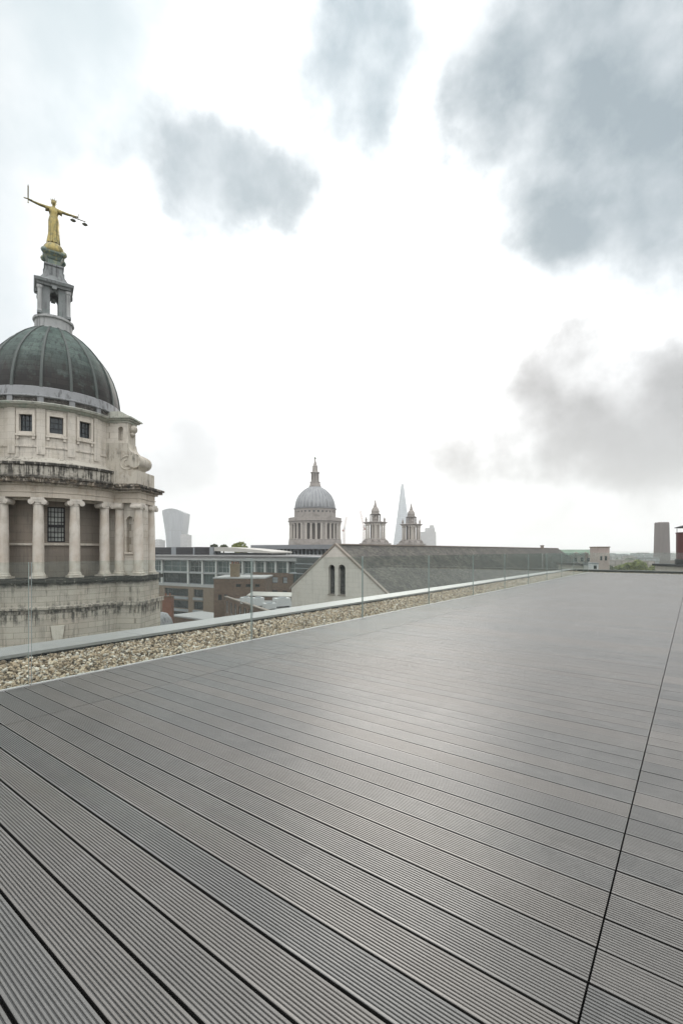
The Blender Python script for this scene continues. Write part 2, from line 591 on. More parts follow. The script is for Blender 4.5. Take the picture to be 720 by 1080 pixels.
t.link(t.math('ADD', blot2, t.noise(t.stretch(P, (300, 8, 1)), 1, 3)), bp.inputs['Height'])
t.link(bp.outputs[0], b.inputs['Normal'])

NR = 12                                   # ribs on a board
GAP = .0108
bw = PITCH - GAP
rp = bw / NR
ribs = [(0.0, -.022), (0.0, -.0016), (.0014, 0.0)]
for i in range(NR):
    a = i * rp
    if i:
        ribs += [(a - .0034, -.0003), (a - .0026, -.0012), (a - .0018, -.0042), (a + .0018, -.0042), (a + .0026, -.0012), (a + .0034, -.0003)]
ribs += [(bw - .0014, 0.0), (bw, -.0016), (bw, -.022)]
mb = MB()
i0 = math.floor((-6 - T0) / PITCH)
i1 = math.floor((TE - T0) / PITCH)
m = len(ribs)
for i in range(i0, i1):
    tb = T0 + i * PITCH + GAP / 2
    for n0, n1 in ((-8.6, -3.3), (-3.3, .235), (.235, 3.786), (3.786, NG - .012)):
        a, bb = n0 + .003, n1 - .003
        dz = random.uniform(-.0007, .0007)
        s0, s1 = random.uniform(-.0011, .0011), random.uniform(-.0011, .0011)
        vs_ = [(tb + x + s0, a, z + dz) for x, z in ribs] + [(tb + x + s1, bb, z - dz) for x, z in ribs]
        mb.add(vs_, [(j, m + j, m + j + 1, j + 1) for j in range(m - 1)] + [[j for j in range(m)], [2 * m - 1 - j for j in range(m)]])
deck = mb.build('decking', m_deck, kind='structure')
deck.rotation_euler = (0, 0, TH)
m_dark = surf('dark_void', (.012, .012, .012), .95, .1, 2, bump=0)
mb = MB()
mb.mbox(terr, -6, TE, -8.6, NG - .02, -.155, -.0225)  # solid near-black slab, stands for the shade below the board gaps
mb.build('under_deck_shade', m_dark, kind='structure')

# coping parapets
m_cop = surf('coping_metal', (.235, .235, .23), .40, .10, .8, dirt=(.21, .21, .20), dirt_amt=.6, streak=.15, bump=.02, spec=.8)
m_ups = surf('upstand', (.10, .10, .10), .85, .1, 1)
def coping(name, label, tmin, tmax, nmin, nmax, joints, along_t):
    th_ = thing(name, label, 'parapet', terr((tmin + tmax) / 2, (nmin + nmax) / 2, -.16))
    if along_t:
        mb = MB(); mb.mbox(terr, tmin, tmax - .07, nmin + .075, nmax - .07, -.158, .098); mb.build('upstand', m_ups, th_)
        e = [tmin] + joints + [tmax]
        for a, b_ in zip(e, e[1:]):
            mb = MB()
            mb.prism(lambda p, q, d: terr(d, p, q), [(nmin, .105), (nmin + .012, .105), (nmin + .012, .112), (nmax - .012, .105), (nmax - .012, .03), (nmax, .03), (nmax, .12), (nmin, .138)], a + .003, b_ - .003)
            mb.build('coping', m_cop, th_)
    else:
        mb = MB(); mb.mbox(terr, tmin + .075, tmax - .07, nmin, nmax - .10, -.158, .098); mb.build('upstand', m_ups, th_)
        e = [nmin] + joints + [nmax]
        for a, b_ in zip(e, e[1:]):
            mb = MB()
            mb.prism(lambda p, q, d: terr(p, d, q), [(tmin, .105), (tmin + .012, .105), (tmin + .012, .112), (tmax - .012, .105), (tmax - .012, .03), (tmax, .03), (tmax, .12), (tmin, .138)], a + .003, b_ - .003)
            mb.build('coping', m_cop, th_)
coping('parapet', 'long grey metal coped parapet running beside the gravel strip, left of the decking', -6, T_OUT, NI, NO, [0.2 + 3 * k for k in range(-1, 10)], True)
coping('parapet', 'short metal coped parapet closing the far end of the decking', T_IN, T_OUT, -8.6, NI - .004, [-6, -3, 0, 3], False)

# gravel
m_bed = surf('gravel_bed_earth', (.16, .13, .10), .95, .4, 8, bump=.4)
mb = MB()
mb.mbox(terr, -6, T_IN + .07, NG + .02, NI + .07, -.15, -.062)
mb.mbox(terr, TE + .02, T_IN + .07, -8.6, NG + .018, -.15, -.062)
mb.build('gravel_bed', m_bed, kind='structure')
m_peb, t, b = new_mat('pebbles')
at_ = t.n('ShaderNodeAttribute', attribute_name='tone')
cr = t.n('ShaderNodeValToRGB')
t.link(at_.outputs['Fac'], cr.inputs[0])
els = cr.color_ramp.elements
stops = [(0, (.06, .048, .036)), (.14, (.15, .112, .074)), (.32, (.26, .195, .128)), (.55, (.375, .29, .20)), (.74, (.47, .39, .285)), (.87, (.32, .295, .26)), (1, (.62, .57, .49))]
els[0].position, els[0].color = 0, c4(stops[0][1])
els[1].position, els[1].color = 1, c4(stops[-1][1])
for p_, c_ in stops[1:-1]:
    e = els.new(p_)
    e.color = c4(c_)
P = t.n('ShaderNodeTexCoord').outputs['Object']
kk = t.math('ADD', .7, t.math('MULTIPLY', t.noise(P, 70, 4, .6), .6))
t.link(t.vmath('SCALE', cr.outputs[0], scale=kk), b.inputs['Base Color'])
b.inputs['Roughness'].default_value = .75


def ico(sub):
    bm = bmesh.new()
    bmesh.ops.create_icosphere(bm, subdivisions=sub, radius=1)
    bm.verts.ensure_lookup_table()
    v = np.array([x.co[:] for x in bm.verts])
    f = np.array([[q.index for q in p.verts] for p in bm.faces])
    bm.free()
    return v, f


def pebbles(name, spots, radii, sub):
    v, f = ico(sub)
    n = len(spots)
    rot = rng.normal(size=(n, 4))
    rot /= np.linalg.norm(rot, axis=1)[:, None]
    w, x, y, z = rot.T
    M_ = np.stack([1 - 2 * (y * y + z * z), 2 * (x * y - z * w), 2 * (x * z + y * w), 2 * (x * y + z * w), 1 - 2 * (x * x + z * z), 2 * (y * z - x * w),
                   2 * (x * z - y * w), 2 * (y * z + x * w), 1 - 2 * (x * x + y * y)], 1).reshape(n, 3, 3)
    sc = radii[:, None] * np.stack([rng.uniform(.9, 1.45, n), rng.uniform(.7, 1.1, n), rng.uniform(.45, .8, n)], 1)
    jit = 1 + rng.uniform(-.16, .16, (n, len(v)))
    pts = v[None] * sc[:, None, :] * jit[:, :, None]
    pts = np.einsum('nij,nkj->nki', M_, pts) + spots[:, None, :]
    fs = (f[None] + (np.arange(n) * len(v))[:, None, None]).reshape(-1, 3)
    me = bpy.data.meshes.new(name)
    me.vertices.add(n * len(v))
    me.vertices.foreach_set('co', pts.reshape(-1).astype(np.float32))
    me.loops.add(len(fs) * 3)
    me.loops.foreach_set('vertex_index', fs.reshape(-1).astype(np.int32))
    me.polygons.add(len(fs))
    me.polygons.foreach_set('loop_start', (np.arange(len(fs)) * 3).astype(np.int32))
    a = me.attributes.new('tone', 'FLOAT', 'FACE')
    a.data.foreach_set('value', np.repeat(rng.uniform(0, 1, n), len(f)).astype(np.float32))
    me.update(calc_edges=True)
    me.polygons.foreach_set('use_smooth', np.ones(len(fs), bool))
    me.materials.append(m_peb)
    o = bpy.data.objects.new(name, me)
    COL.objects.link(o)
    o['kind'] = 'stuff'
    return o


def strew(t0, t1, n0, n1, per):
    k_ = int((t1 - t0) * (n1 - n0) * per)
    tt = rng.uniform(t0, t1, k_)
    n_ = rng.uniform(n0, n1, k_)
    zz = rng.uniform(-.050, -.012, k_) + np.clip((n_ - NG) / (NI - NG), 0, 1) * .09 * (tt < TE)
    return np.stack([U.x * tt + V.x * n_, U.y * tt + V.y * n_, zz], 1)


sp_ = strew(-1.5, 12, NG + .04, NI + .06, 3200)
pebbles('gravel', sp_, np.clip(rng.lognormal(math.log(.0122), .33, len(sp_)), .006, .030), 2)
sp_ = np.concatenate([strew(12, T_IN, NG + .04, NI + .06, 1300), strew(TE + .05, T_IN + .05, -6, NG, 900)])
pebbles('gravel', sp_, rng.uniform(.011, .027, len(sp_)), 1)

# glass balustrade
m_glass = bpy.data.materials.new('balustrade_glass')
m_glass.use_nodes = True
t = NT(m_glass.node_tree)
m_glass.node_tree.nodes.remove(m_glass.node_tree.nodes['Principled BSDF'])
tr = t.n('ShaderNodeBsdfTransparent')
tr.inputs['Color'].default_value = (.925, .95, .94, 1)
gl = t.n('ShaderNodeBsdfGlossy')
gl.inputs['Roughness'].default_value = .02
gl.inputs['Color'].default_value = (.95, 1, .98, 1)
ge_ = t.n('ShaderNodeNewGeometry')
cosi = t.math('ABSOLUTE', t.vmath('DOT_PRODUCT', ge_.outputs['Normal'], ge_.outputs['Incoming']))
frs = t.math('ADD', .04, t.math('MULTIPLY', .96, t.math('POWER', t.math('SUBTRACT', 1.0, cosi, clamp=True), 5.0)))
mx = t.n('ShaderNodeMixShader')
t.link(frs, mx.inputs[0])
t.link(tr.outputs[0], mx.inputs[1])
t.link(gl.outputs[0], mx.inputs[2])
t.link(mx.outputs[0], m_glass.node_tree.nodes['Material Output'].inputs['Surface'])
m_edge = surf('glass_edge', (.26, .30, .29), .25, .2, 4, bump=0, spec=.6)
m_shoe = surf('pale_trim', (.42, .42, .41), .45, .08, 2, bump=.02, spec=.5)
JT = [1.657 + 2.6245 * k for k in range(-1, 12)]
JT = [j for j in JT if j < TE - .5] + [TE]
views = ['clear glass panel nearest the camera, its joint before the leftmost stone columns',
         'clear glass panel before the columned stone drum of the green domed building',
         'clear glass panel before the long office block and brick chimney',
         'clear glass panel before the pair of arched gable windows',
         'clear glass panel before the start of the mossy slate roof',
         'clear glass panel fifth from the near end, before the middle of the slate roof']
ordn = ['sixth', 'seventh', 'eighth', 'ninth', 'tenth', 'eleventh', 'twelfth', 'last']


def glass_panel(p, q, label):
    d = (q - p).normalized()
    nv = Vector((-d.y, d.x, 0))
    L = (q - p).length
    fn = lambda a, b_, c_: p + d * a + nv * b_ + Vector((0, 0, c_))
    g = thing('glass_balustrade', label, 'glass balustrade', fn(L / 2, 0, -.05), 0, 'glass balustrade panels')
    mb = MB(); mb.mbox(fn, .012, L - .012, -.0085, .0085, -.03, 1.1); mb.build('pane', m_glass, g)
    mb = MB(); mb.mbox(fn, .006, L - .006, -.0120, .0180, -.06, .004); mb.build('base_channel', m_shoe, g)
    for a in (.0085, L - .0115):
        mb = MB(); mb.mbox(fn, a + .0008, a + .0020, -.0083, .0083, .005, 1.099); mb.build('glass_edge', m_edge, g)


for i, (a, b_) in enumerate(zip(JT, JT[1:])):
    k = i
    lab = views[k] if k < len(views) else 'clear glass panel %s from the near end along the gravel strip' % ordn[min(k - len(views), 6)]
    if b_ > TE - .01: lab = 'clear glass panel at the far corner, last of the row along the gravel'
    glass_panel(terr(a, NG + .012), terr(b_, NG + .012), lab)
cross = [NG - .01 - 2.62 * k for k in range(0, 4)]
for i, (a, b_) in enumerate(zip(cross, cross[1:])):
    glass_panel(terr(TE + .012, b_), terr(TE + .012, a), ['clear glass panel across the far end, before the green roofed building',
                'clear glass panel across the far end, before the tall square brick chimney', 'clear glass panel across the far end, by the red flue'][i])

# ------------------------------------------------------------------ domed courthouse tower
AXP, AY = 57.0, 39.5
AX = (AXP - CX) / F * AY
ROT = math.atan2(-AX, AY) + R_(2)        # local -Y looks at the camera, turned two degrees
ZO = -GROUND
stone_col = (.50, .465, .41)
m_st = surf('portland_stone', stone_col, .85, .14, .5, bricks=(1.3, .55, .012, 'cyl', .05), streak=.35, zoff=ZO,
            dirt=(.33, .28, .22), dirt_amt=.5, tint=(.45, .405, .345))
m_st_plain = surf('portland_stone_plain', (.54, .495, .43), .85, .14, .9, streak=.3, dirt=(.34, .30, .24), dirt_amt=.45)
m_st_parapet = surf('sooty_parapet_stone', (.40, .375, .325), .88, .2, .9, streak=.75, bands=((5.9, 6.7, .97, .34), (7.38, 7.75, .9, .36), (6.7, 7.5, .85, .45)), zoff=ZO)
m_st_entab = surf('entablature_stone', (.46, .41, .345), .85, .15, .7, streak=.3, bands=((6.05, 6.65, .92, .36),), zoff=ZO, dirt=(.32, .25, .18), dirt_amt=.5)
m_st_base = surf('sooty_base_stone', (.43, .39, .335), .88, .16, .6, bricks=(1.25, .42, .016, 'cyl', .10), streak=.35,
                 bands=((-1.35, -.55, .97, .33), (-3.9, -2.75, .8, .44), (-2.3, -1.4, .35, .5)), zoff=ZO, tint=(.40, .35, .295))
m_st_wall = surf('shaded_inner_stone', (.205, .18, .152), .88, .14, .6, bricks=(1.4, .6, .01, 'cyl', .05), streak=.25, tint=(.26, .22, .18), zoff=ZO)  # stone colour darkened to deepen the shade behind the columns
m_copper = None
m_dark_glass = pane_mat('dark_glass')
m_frame_dark = surf('dark_window_frame', (.02, .02, .022), .6, .1, 3, bump=0)
m_frame_lt = surf('light_window_frame', (.45, .45, .44), .6, .08, 3, bump=0)

ob = thing('domed_tower', 'pale stone columned drum under a ribbed green copper dome with tall lantern', 'domed building', (AX, AY, GROUND), ROT)


def pol(R, deg, z):
    a = R_(deg)
    return Vector((R * math.sin(a), -R * math.cos(a), z))


def pbox(deg):                            # (radial, tangential, z) frame of a pavilion
    a = R_(deg)
    er, et = Vector((math.sin(a), -math.cos(a), 0)), Vector((math.cos(a), math.sin(a), 0))
    return lambda r, tt, z: er * r + et * tt + Vector((0, 0, z))


def ob_build(mb, name, mat, parent=ob, **k):
    k.setdefault('zoff', ZO)
    return mb.build(name, mat, parent, local=True, **k)


PAVS = (53, 127, 233, 307)
# base storeys
mb = MB()
mb.revolve([(6.72, GROUND), (6.72, -3.35), (6.62, -3.3), (6.62, -3.12), (6.95, -3.0), (6.95, -2.86), (6.55, -2.78), (6.55, -1.3), (6.62, -1.22), (6.9, -1.08), (6.9, -.88), (4.6, -.80)], 96, capb=True)
for d in PAVS:
    p = pbox(d)
    for r1, w, z0, z1 in ((8.42, 1.78, GROUND, -3.12), (8.62, 2.02, -3.118, -2.80), (8.34, 1.68, -2.798, -1.1), (8.6, 1.98, -1.098, -.79)):
        mb.mbox(p, 5.2, r1, -w, w, z0, z1)
ob_build(mb, 'base_wall', m_st_base, weld=False)
# voussoirs of the opening in the base
mb = MB()
kf = lambda a, z, d: pol(6.72 + d, a, z)
mb.hexa([kf(-2.2, -5.6, -.1), kf(2.2, -5.6, -.1), kf(2.2, -5.6, .16), kf(-2.2, -5.6, .16), kf(-3.6, -4.22, -.1), kf(3.6, -4.22, -.1), kf(3.6, -4.22, .16), kf(-3.6, -4.22, .16)])
ob_build(mb, 'keystone', m_st_plain)
for s in (-1, 1):
    mb = MB()
    q = [kf(s * 2.7, -5.6, -.1), kf(s * 6.2, -5.6, -.1), kf(s * 6.2, -5.6, .06), kf(s * 2.7, -5.6, .06), kf(s * 4.1, -4.22, -.1), kf(s * 9.4, -4.22, -.1), kf(s * 9.4, -4.22, .06), kf(s * 4.1, -4.22, .06)]
    mb.hexa(q)
    ob_build(mb, 'voussoir', m_st_base)

# inner wall with window
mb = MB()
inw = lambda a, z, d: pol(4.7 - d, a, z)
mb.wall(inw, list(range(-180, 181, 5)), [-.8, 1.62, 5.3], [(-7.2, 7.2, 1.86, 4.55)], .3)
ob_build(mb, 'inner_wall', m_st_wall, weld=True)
mb = MB()
mb.revolve([(4.6, 1.60), (4.86, 1.62), (4.86, 1.74), (4.6, 1.82)], 96)
ob_build(mb, 'sill_course', m_st_plain)


def bars(mb, fn, u0, u1, z0, z1, d, w, nu, nz, wz=None):
    wz = wz or w
    mb.mbox(lambda a, b_, c_: fn(a, c_, d + b_), u0, u0 + w, 0, .06, z0, z1)
    mb.mbox(lambda a, b_, c_: fn(a, c_, d + b_), u1 - w, u1, 0, .06, z0, z1)
    mb.mbox(lambda a, b_, c_: fn(a, c_, d + b_), u0 + w, u1 - w, 0, .06, z0, z0 + wz)
    mb.mbox(lambda a, b_, c_: fn(a, c_, d + b_), u0 + w, u1 - w, 0, .06, z1 - wz, z1)
    for i in range(1, nu):
        u = u0 + (u1 - u0) * i / nu
        mb.mbox(lambda a, b_, c_: fn(a, c_, d + b_), u - w * .3, u + w * .3, .01, .05, z0 + wz, z1 - wz)
    for i in range(1, nz):
        z = z0 + (z1 - z0) * i / nz
        mb.mbox(lambda a, b_, c_: fn(a, c_, d + b_), u0 + w, u1 - w, .012, .048, z - wz * .3, z + wz * .3)


m_pane_light = pane_mat('glazing_pale_reflection', (.30, .32, .29), .1, .9, 1.4)  # bright reflection in the panes put into the base colour
mb = MB(); bars(mb, inw, -7.2, 7.2, 1.86, 4.55, .12, 1.1, 5, 7, .09)
mb.mbox(lambda a, b_, c_: inw(a, c_, b_), -6.1, 6.1, .10, .19, 3.02, 3.20)
w_ = ob_build(mb, 'window', m_frame_dark)
mb = MB(); mb.face([inw(-7.1, 1.9, .2), inw(7.1, 1.9, .2), inw(7.1, 4.5, .2), inw(-7.1, 4.5, .2)])
o = ob_build(mb, 'pane', m_pane_light, w_, zoff=ZO)

# columns
def column_mesh():
    mb = MB()
    mb.box(-.5, .5, -.5, .5, -.80, -.66)
    mb.revolve([(.46, -.66), (.49, -.60), (.46, -.54), (.40, -.50), (.43, -.45), (.38, -.40), (.365, -.3), (.37, 1.4), (.35, 3.2), (.315, 4.55), (.36, 4.6), (.33, 4.64), (.33, 4.75)], 24)
    mb.box(-.42, .42, -.40, .40, 4.92, 5.08)
    for s in (-1, 1):
        mb.tube((s * .40, -.42, 4.76), (s * .40, .42, 4.76), .19, n=16)
        mb.tube((s * .40, -.45, 4.76), (s * .40, .45, 4.76), .09, n=12)
    mb.box(-.40, .40, -.36, .36, 4.74, 4.93)
    return mb
m_col = surf('column_stone', (.55, .51, .455), .82, .12, .8, streak=.22, dirt=(.36, .32, .26), dirt_amt=.4, tint=(.46, .40, .335))
col0 = None
spots = [(pol(5.9, a, 0), R_(a)) for c0 in (0, 180) for a in (c0 - 33.75, c0 - 11.25, c0 + 11.25, c0 + 33.75)]
for d in PAVS:
    p = pbox(d)
    for r, tt in ((6.35, -1.12), (7.9, -1.05), (7.9, 1.05), (6.35, 1.12)):
        spots.append((p(r, tt, 0), R_(d)))
for loc, rz in spots:
    if col0 is None:
        col0 = ob_build(column_mesh(), 'column', m_col, smooth=30, zoff=0)
        o = col0
    else:
        o = twin(col0, ob)
    o.location = (loc.x, loc.y, ZO)
    o.rotation_euler = (0, 0, rz)
# pavilion cores with niches
for d in PAVS:
    p = pbox(d)
    for s in (-1, 1):
        mb = MB()
        fn = lambda u, z, dep, s=s: p(u, s * (1.02 - dep), z)
        mb.arch_wall(fn, 4.6, 7.85, -.8, 5.1, [(6.88, 7.42, 1.1, 3.75)], .42)
        mb.mbox(lambda a, b_, c_: fn(a, c_, -b_), 6.75, 7.50, 0, .14, .93, 1.08)
        mb.mbox(lambda a, b_, c_: fn(a, c_, -b_), 6.80, 6.88, 0, .08, 3.62, 3.78)
        mb.mbox(lambda a, b_, c_: fn(a, c_, -b_), 7.42, 7.50, 0, .08, 3.62, 3.78)
        ob_build(mb, 'niche_wall', m_st)
    mb = MB()
    mb.face([p(7.85, -1.02, -.8), p(7.85, 1.02, -.8), p(7.85, 1.02, 5.1), p(7.85, -1.02, 5.1)])
    mb.mbox(p, 7.84, 8.0, -.42, .42, -.8, 5.08)
    ob_build(mb, 'pavilion_front', m_st)
# entablature
mb = MB()
mb.revolve([(4.5, 5.085), (5.5, 5.085), (5.5, 4.9), (5.62, 4.9), (5.62, 5.085), (6.28, 5.085), (6.28, 5.42), (6.34, 5.44), (6.34, 5.5), (6.28, 5.52), (6.28, 5.9), (6.42, 5.96), (6.5, 6.08), (6.82, 6.14), (6.86, 6.34), (6.95, 6.44), (6.2, 6.56), (5.0, 6.56)], 96)
for d in PAVS:
    p = pbox(d)
    for r1, w, z0, z1 in ((8.1, 1.42, 5.085, 5.43), (8.16, 1.48, 5.432, 5.51), (8.1, 1.42, 5.512, 5.92), (8.25, 1.7, 5.922, 6.1), (8.5, 2.06, 6.102, 6.30), (8.62, 2.18, 6.302, 6.46), (8.1, 1.7, 6.462, 6.6)):
        mb.mbox(p, 5.1, r1, -w, w, z0, z1)
ob_build(mb, 'entablature', m_st_entab)
# lower parapet
mb = MB()
mb.revolve([(6.22, 6.5), (6.22, 6.7), (6.12, 6.74), (6.12, 7.4), (6.28, 7.46), (6.28, 7.62), (6.1, 7.66), (5.7, 7.66), (5.0, 8.2)], 96)
for a in range(-40, 41, 10):
    f_ = pbox(a * .9)
    mb.mbox(f_, 6.0, 6.19, -.16, .16, 6.72, 7.44)
ob_build(mb, 'parapet_wall', m_st_parapet)
# upper drum with square windows
m_st_drum = surf('drum_stone', (.54, .50, .44), .85, .13, .6, bricks=(1.25, .5, .008, 'cyl', .035), streak=.35, bands=((8.2, 9.0, .55, .52), (11.7, 12.2, .45, .5)), zoff=ZO, dirt=(.36, .32, .25), dirt_amt=.4)
wins = [-22.5, 0, 22.5, 90, 180, 270 - 360]
mb = MB()
drum = lambda a, z, d: pol(5.02 - d, a, z)
OW = 5.0
mb.wall(drum, list(range(-180, 181, 5)), [7.6, 8.6, 12.0], [(c - OW, c + OW, 10.05, 11.32) for c in (-22.5, 0, 22.5)], .3)
for k_ in range(16):
    a = 11.25 + 22.5 * k_
    mb.mbox(lambda u, dd, z: pol(5.02 + dd, a + u, z), -3.1, 3.1, -.05, .085, 8.4, 11.85)
ob_build(mb, 'upper_drum', m_st_drum, weld=False)
mb = MB(); mb.revolve([(5.02, 8.9), (5.1, 8.92), (5.1, 9.02), (5.02, 9.06)], 96); ob_build(mb, 'string_course', m_st_drum)
for c in (-22.5, 0, 22.5):
    mb = MB()
    for (u0, u1, z0, z1, e) in ((c - 7, c - OW, 9.9, 11.62, .10), (c + OW, c + 7, 9.9, 11.62, .10), (c - OW, c + OW, 11.32, 11.62, .098), (c - OW, c + OW, 9.86, 10.05, .12), (c - 7.6, c + 7.6, 9.72, 9.86, .2), (c - 7, c - 5, 9.5, 9.72, .13), (c + 5, c + 7, 9.5, 9.72, .13)):
        mb.mbox(lambda u, dd, z: pol(5.02 + dd, u, z), u0, u1, -.02, e, z0, z1)
    w_ = ob_build(mb, 'window', m_st_plain)
    mb = MB(); bars(mb, drum, c - OW, c + OW, 10.05, 11.32, .16, .5, 3, 3, .05); o = ob_build(mb, 'frame', m_frame_dark, w_)
    mb = MB(); mb.face([drum(c - OW, 10.05, .22), drum(c + OW, 10.05, .22), drum(c + OW, 11.32, .22), drum(c - OW, 11.32, .22)]); ob_build(mb, 'pane', m_dark_glass, w_)
# drum cornice (green stained), inset frieze, lead ring
m_corn = surf('green_stained_cornice', (.40, .40, .35), .8, .2, 1.2, streak=.5, bands=((12.15, 12.45, .8, .5),), zoff=ZO, dirt=(.25, .33, .27), dirt_amt=.7)
mb = MB()
mb.revolve([(5.0, 11.78), (5.2, 11.86), (5.28, 11.95), (5.5, 12.0), (5.58, 12.14), (5.3, 12.26), (5.0, 12.28)], 96)
ob_build(mb, 'drum_cornice', m_corn)
m_black = surf('black_inset_frieze', (.06, .055, .05), .9, .5, 3, dirt=(.25, .24, .22), dirt_amt=.6)  # near-black colour with paler blotches for the inset band
mb = MB(); mb.revolve([(5.13, 12.2), (5.13, 12.72)], 96); ob_build(mb, 'frieze', m_black)
m_lead = surf('lead_sheet', (.225, .23, .235), .6, .2, .9, streak=.8, bump=.08)
mb = MB()
for k_ in range(16):
    a = 22.5 * k_ + 11.25
    mb.mbox(lambda u, dd, z: pol(5.13 + dd, a + u, z), -2.2, 2.2, -.03, .14, 12.27, 12.66)
mb.revolve([(5.1, 12.60), (5.32, 12.66), (5.32, 12.74), (5.22, 12.8), (5.12, 13.42), (5.0, 13.5)], 96)
ob_build(mb, 'dome_ring', m_lead)
# dome
m_cop, t, b = new_mat('copper_patina')
P = t.n('ShaderNodeTexCoord').outputs['Object']
z = t.math('SUBTRACT', t.sep(P)[2], ZO)
n1 = t.noise(P, .8, 6, .65)
n2 = t.noise(t.stretch(P, (2.2, 2.2, .6)), 1.6, 5, .65)
hfac = t.ramp(t.math('ADD', z, t.math('MULTIPLY', t.math('SUBTRACT', n2, .5), 5.0)), 14.2, 17.4)
br = t.n('ShaderNodeTexBrick')
ang = t.math('MULTIPLY', t.math('ARCTAN2', t.sep(P)[0], t.math('MULTIPLY', t.sep(P)[1], -1)), 16 / (2 * PI))
t.link(t.comb(t.math('MULTIPLY', ang, 2.0), z), br.inputs['Vector'])
for nme, v_ in (('Scale', 1), ('Brick Width', 1.0), ('Row Height', .42), ('Mortar Size', .02), ('Color1', (.72, .74, .74, 1)), ('Color2', (1.25, 1.22, 1.2, 1)), ('Mortar', (.6, .62, .62, 1))):
    br.inputs[nme].default_value = v_
br.offset = 0.35
c = t.mix(hfac, (.021, .019, .0175, 1), (.058, .086, .076, 1))
c = t.mix(t.math('MULTIPLY', t.ramp(n1, .5, .7), .55), c, (.095, .13, .117, 1))
c = t.mix(t.math('MULTIPLY', t.ramp(n2, .5, .66), .75), c, (.018,.018,.018, 1))
c = t.mix(1, c, br.outputs['Color'], 'MULTIPLY')
t.link(c, b.inputs['Base Color'])
b.inputs['Roughness'].default_value = .6
b.inputs['Specular IOR Level'].default_value = .25
bp = t.n('ShaderNodeBump')
bp.inputs['Strength'].default_value = .25
bp.inputs['Distance'].default_value = .05
t.link(t.math('SUBTRACT', n1, br.outputs['Fac']), bp.inputs['Height'])
t.link(bp.outputs[0], b.inputs['Normal'])
DP = [(5.02, 13.35), (4.98, 13.9), (4.90, 14.5), (4.74, 15.2), (4.48, 16.0), (4.08, 16.85), (3.56, 17.6), (2.98, 18.3), (2.3, 18.95), (1.7, 19.4), (1.2, 19.68)]
mb = MB(); mb.revolve(DP, 96); dome = ob_build(mb, 'dome', m_cop, smooth=True)
m_rib = surf('pale_copper_rib', (.075, .086, .081), .6, .25, 1.2, streak=.5, bump=.05)
mb = MB()
for (r0, z0), (r1, z1) in zip(DP, DP[1:]):
    w0, w1 = .06 + .07 * r0 / 5, .06 + .07 * r1 / 5
    mb.hexa([(-w0, -r0 + .1, z0), (w0, -r0 + .1, z0), (w0 * .7, -r0 - .10, z0), (-w0 * .7, -r0 - .10, z0), (-w1, -r1 + .1, z1), (w1, -r1 + .1, z1), (w1 * .7, -r1 - .10, z1), (-w1 * .7, -r1 - .10, z1)])
rib0 = ob_build(mb, 'rib', m_rib, dome)
rib0.rotation_euler = (0, 0, R_(11.25))
for k_ in range(1, 16):
    twin(rib0, dome, rotz=R_(11.25 + 22.5 * k_))
# upper pavilions and scroll buttresses
m_scroll = surf('scroll_stone', (.44, .405, .345), .85, .2, .9, streak=.5, bands=((8.6, 9.4, .55, .48), (6.5, 7.2, .45, .52)), zoff=ZO, dirt=(.28, .24, .19), dirt_amt=.55)
for d in PAVS:
    p = pbox(d)
    mb = MB()
    mb.mbox(p, 4.7, 8.02, -1.5, 1.5, 6.602, 7.7)
    prof_ = [(4.7, 7.7), (7.55, 7.7), (7.62, 7.9), (7.8, 8.1), (7.98, 8.4), (7.98, 8.75), (7.78, 9.05), (7.4, 9.22), (7.2, 9.3), (7.0, 9.5), (6.88, 9.75), (6.82, 10.1), (4.7, 10.1)]
    mb.prism(p_ := (lambda r, z, tt: p(r, tt, z)), prof_, -.72, .72)
    mb.tube(p(7.5, -.98, 8.55), p(7.5, .98, 8.55), .55, n=24)
    for s in (-1, 1):
        fn = lambda a, z, h: p(a, s * (.72 + h), z)
        mb.torus(fn, 6.75, 8.45, .55, .07)
        mb.torus(fn, 6.75, 8.45, .26, .06)
    ob_build(mb, 'scroll_buttress', m_scroll, weld=False)
    for s in (-1, 1):
        mb = MB()
        fn = lambda u, z, dep, s=s: p(u, s * (.62 - dep), z)
        mb.arch_wall(fn, 4.7, 6.8, 9.2, 11.9, [(5.95, 6.38, 10.3, 11.25)], .4)
        ob_build(mb, 'niche_wall', m_st_drum)
    mb = MB()
    mb.face([p(6.8, -.62, 9.6), p(6.8, .62, 9.6), p(6.8, .62, 11.9), p(6.8, -.62, 11.9)])
    for q in ((6.9, .36, 11.35), (6.85, .25, 10.95)):
        mb.ball(p(q[0], 0, q[2]), q[1], 14, 8, sy=1.3)
    ob_build(mb, 'bracket', m_scroll)
    mb = MB()
    for r1, w, z0, z1 in ((6.88, .70, 11.78, 11.95), (7.05, .88, 11.952, 12.08), (7.22, 1.05, 12.082, 12.2), (6.95, .8, 12.202, 12.32), (6.2, .65, 12.322, 12.72)):
        mb.mbox(p, 4.8, r1, -w, w, z0, z1)
    ob_build(mb, 'pavilion_cornice', m_corn)
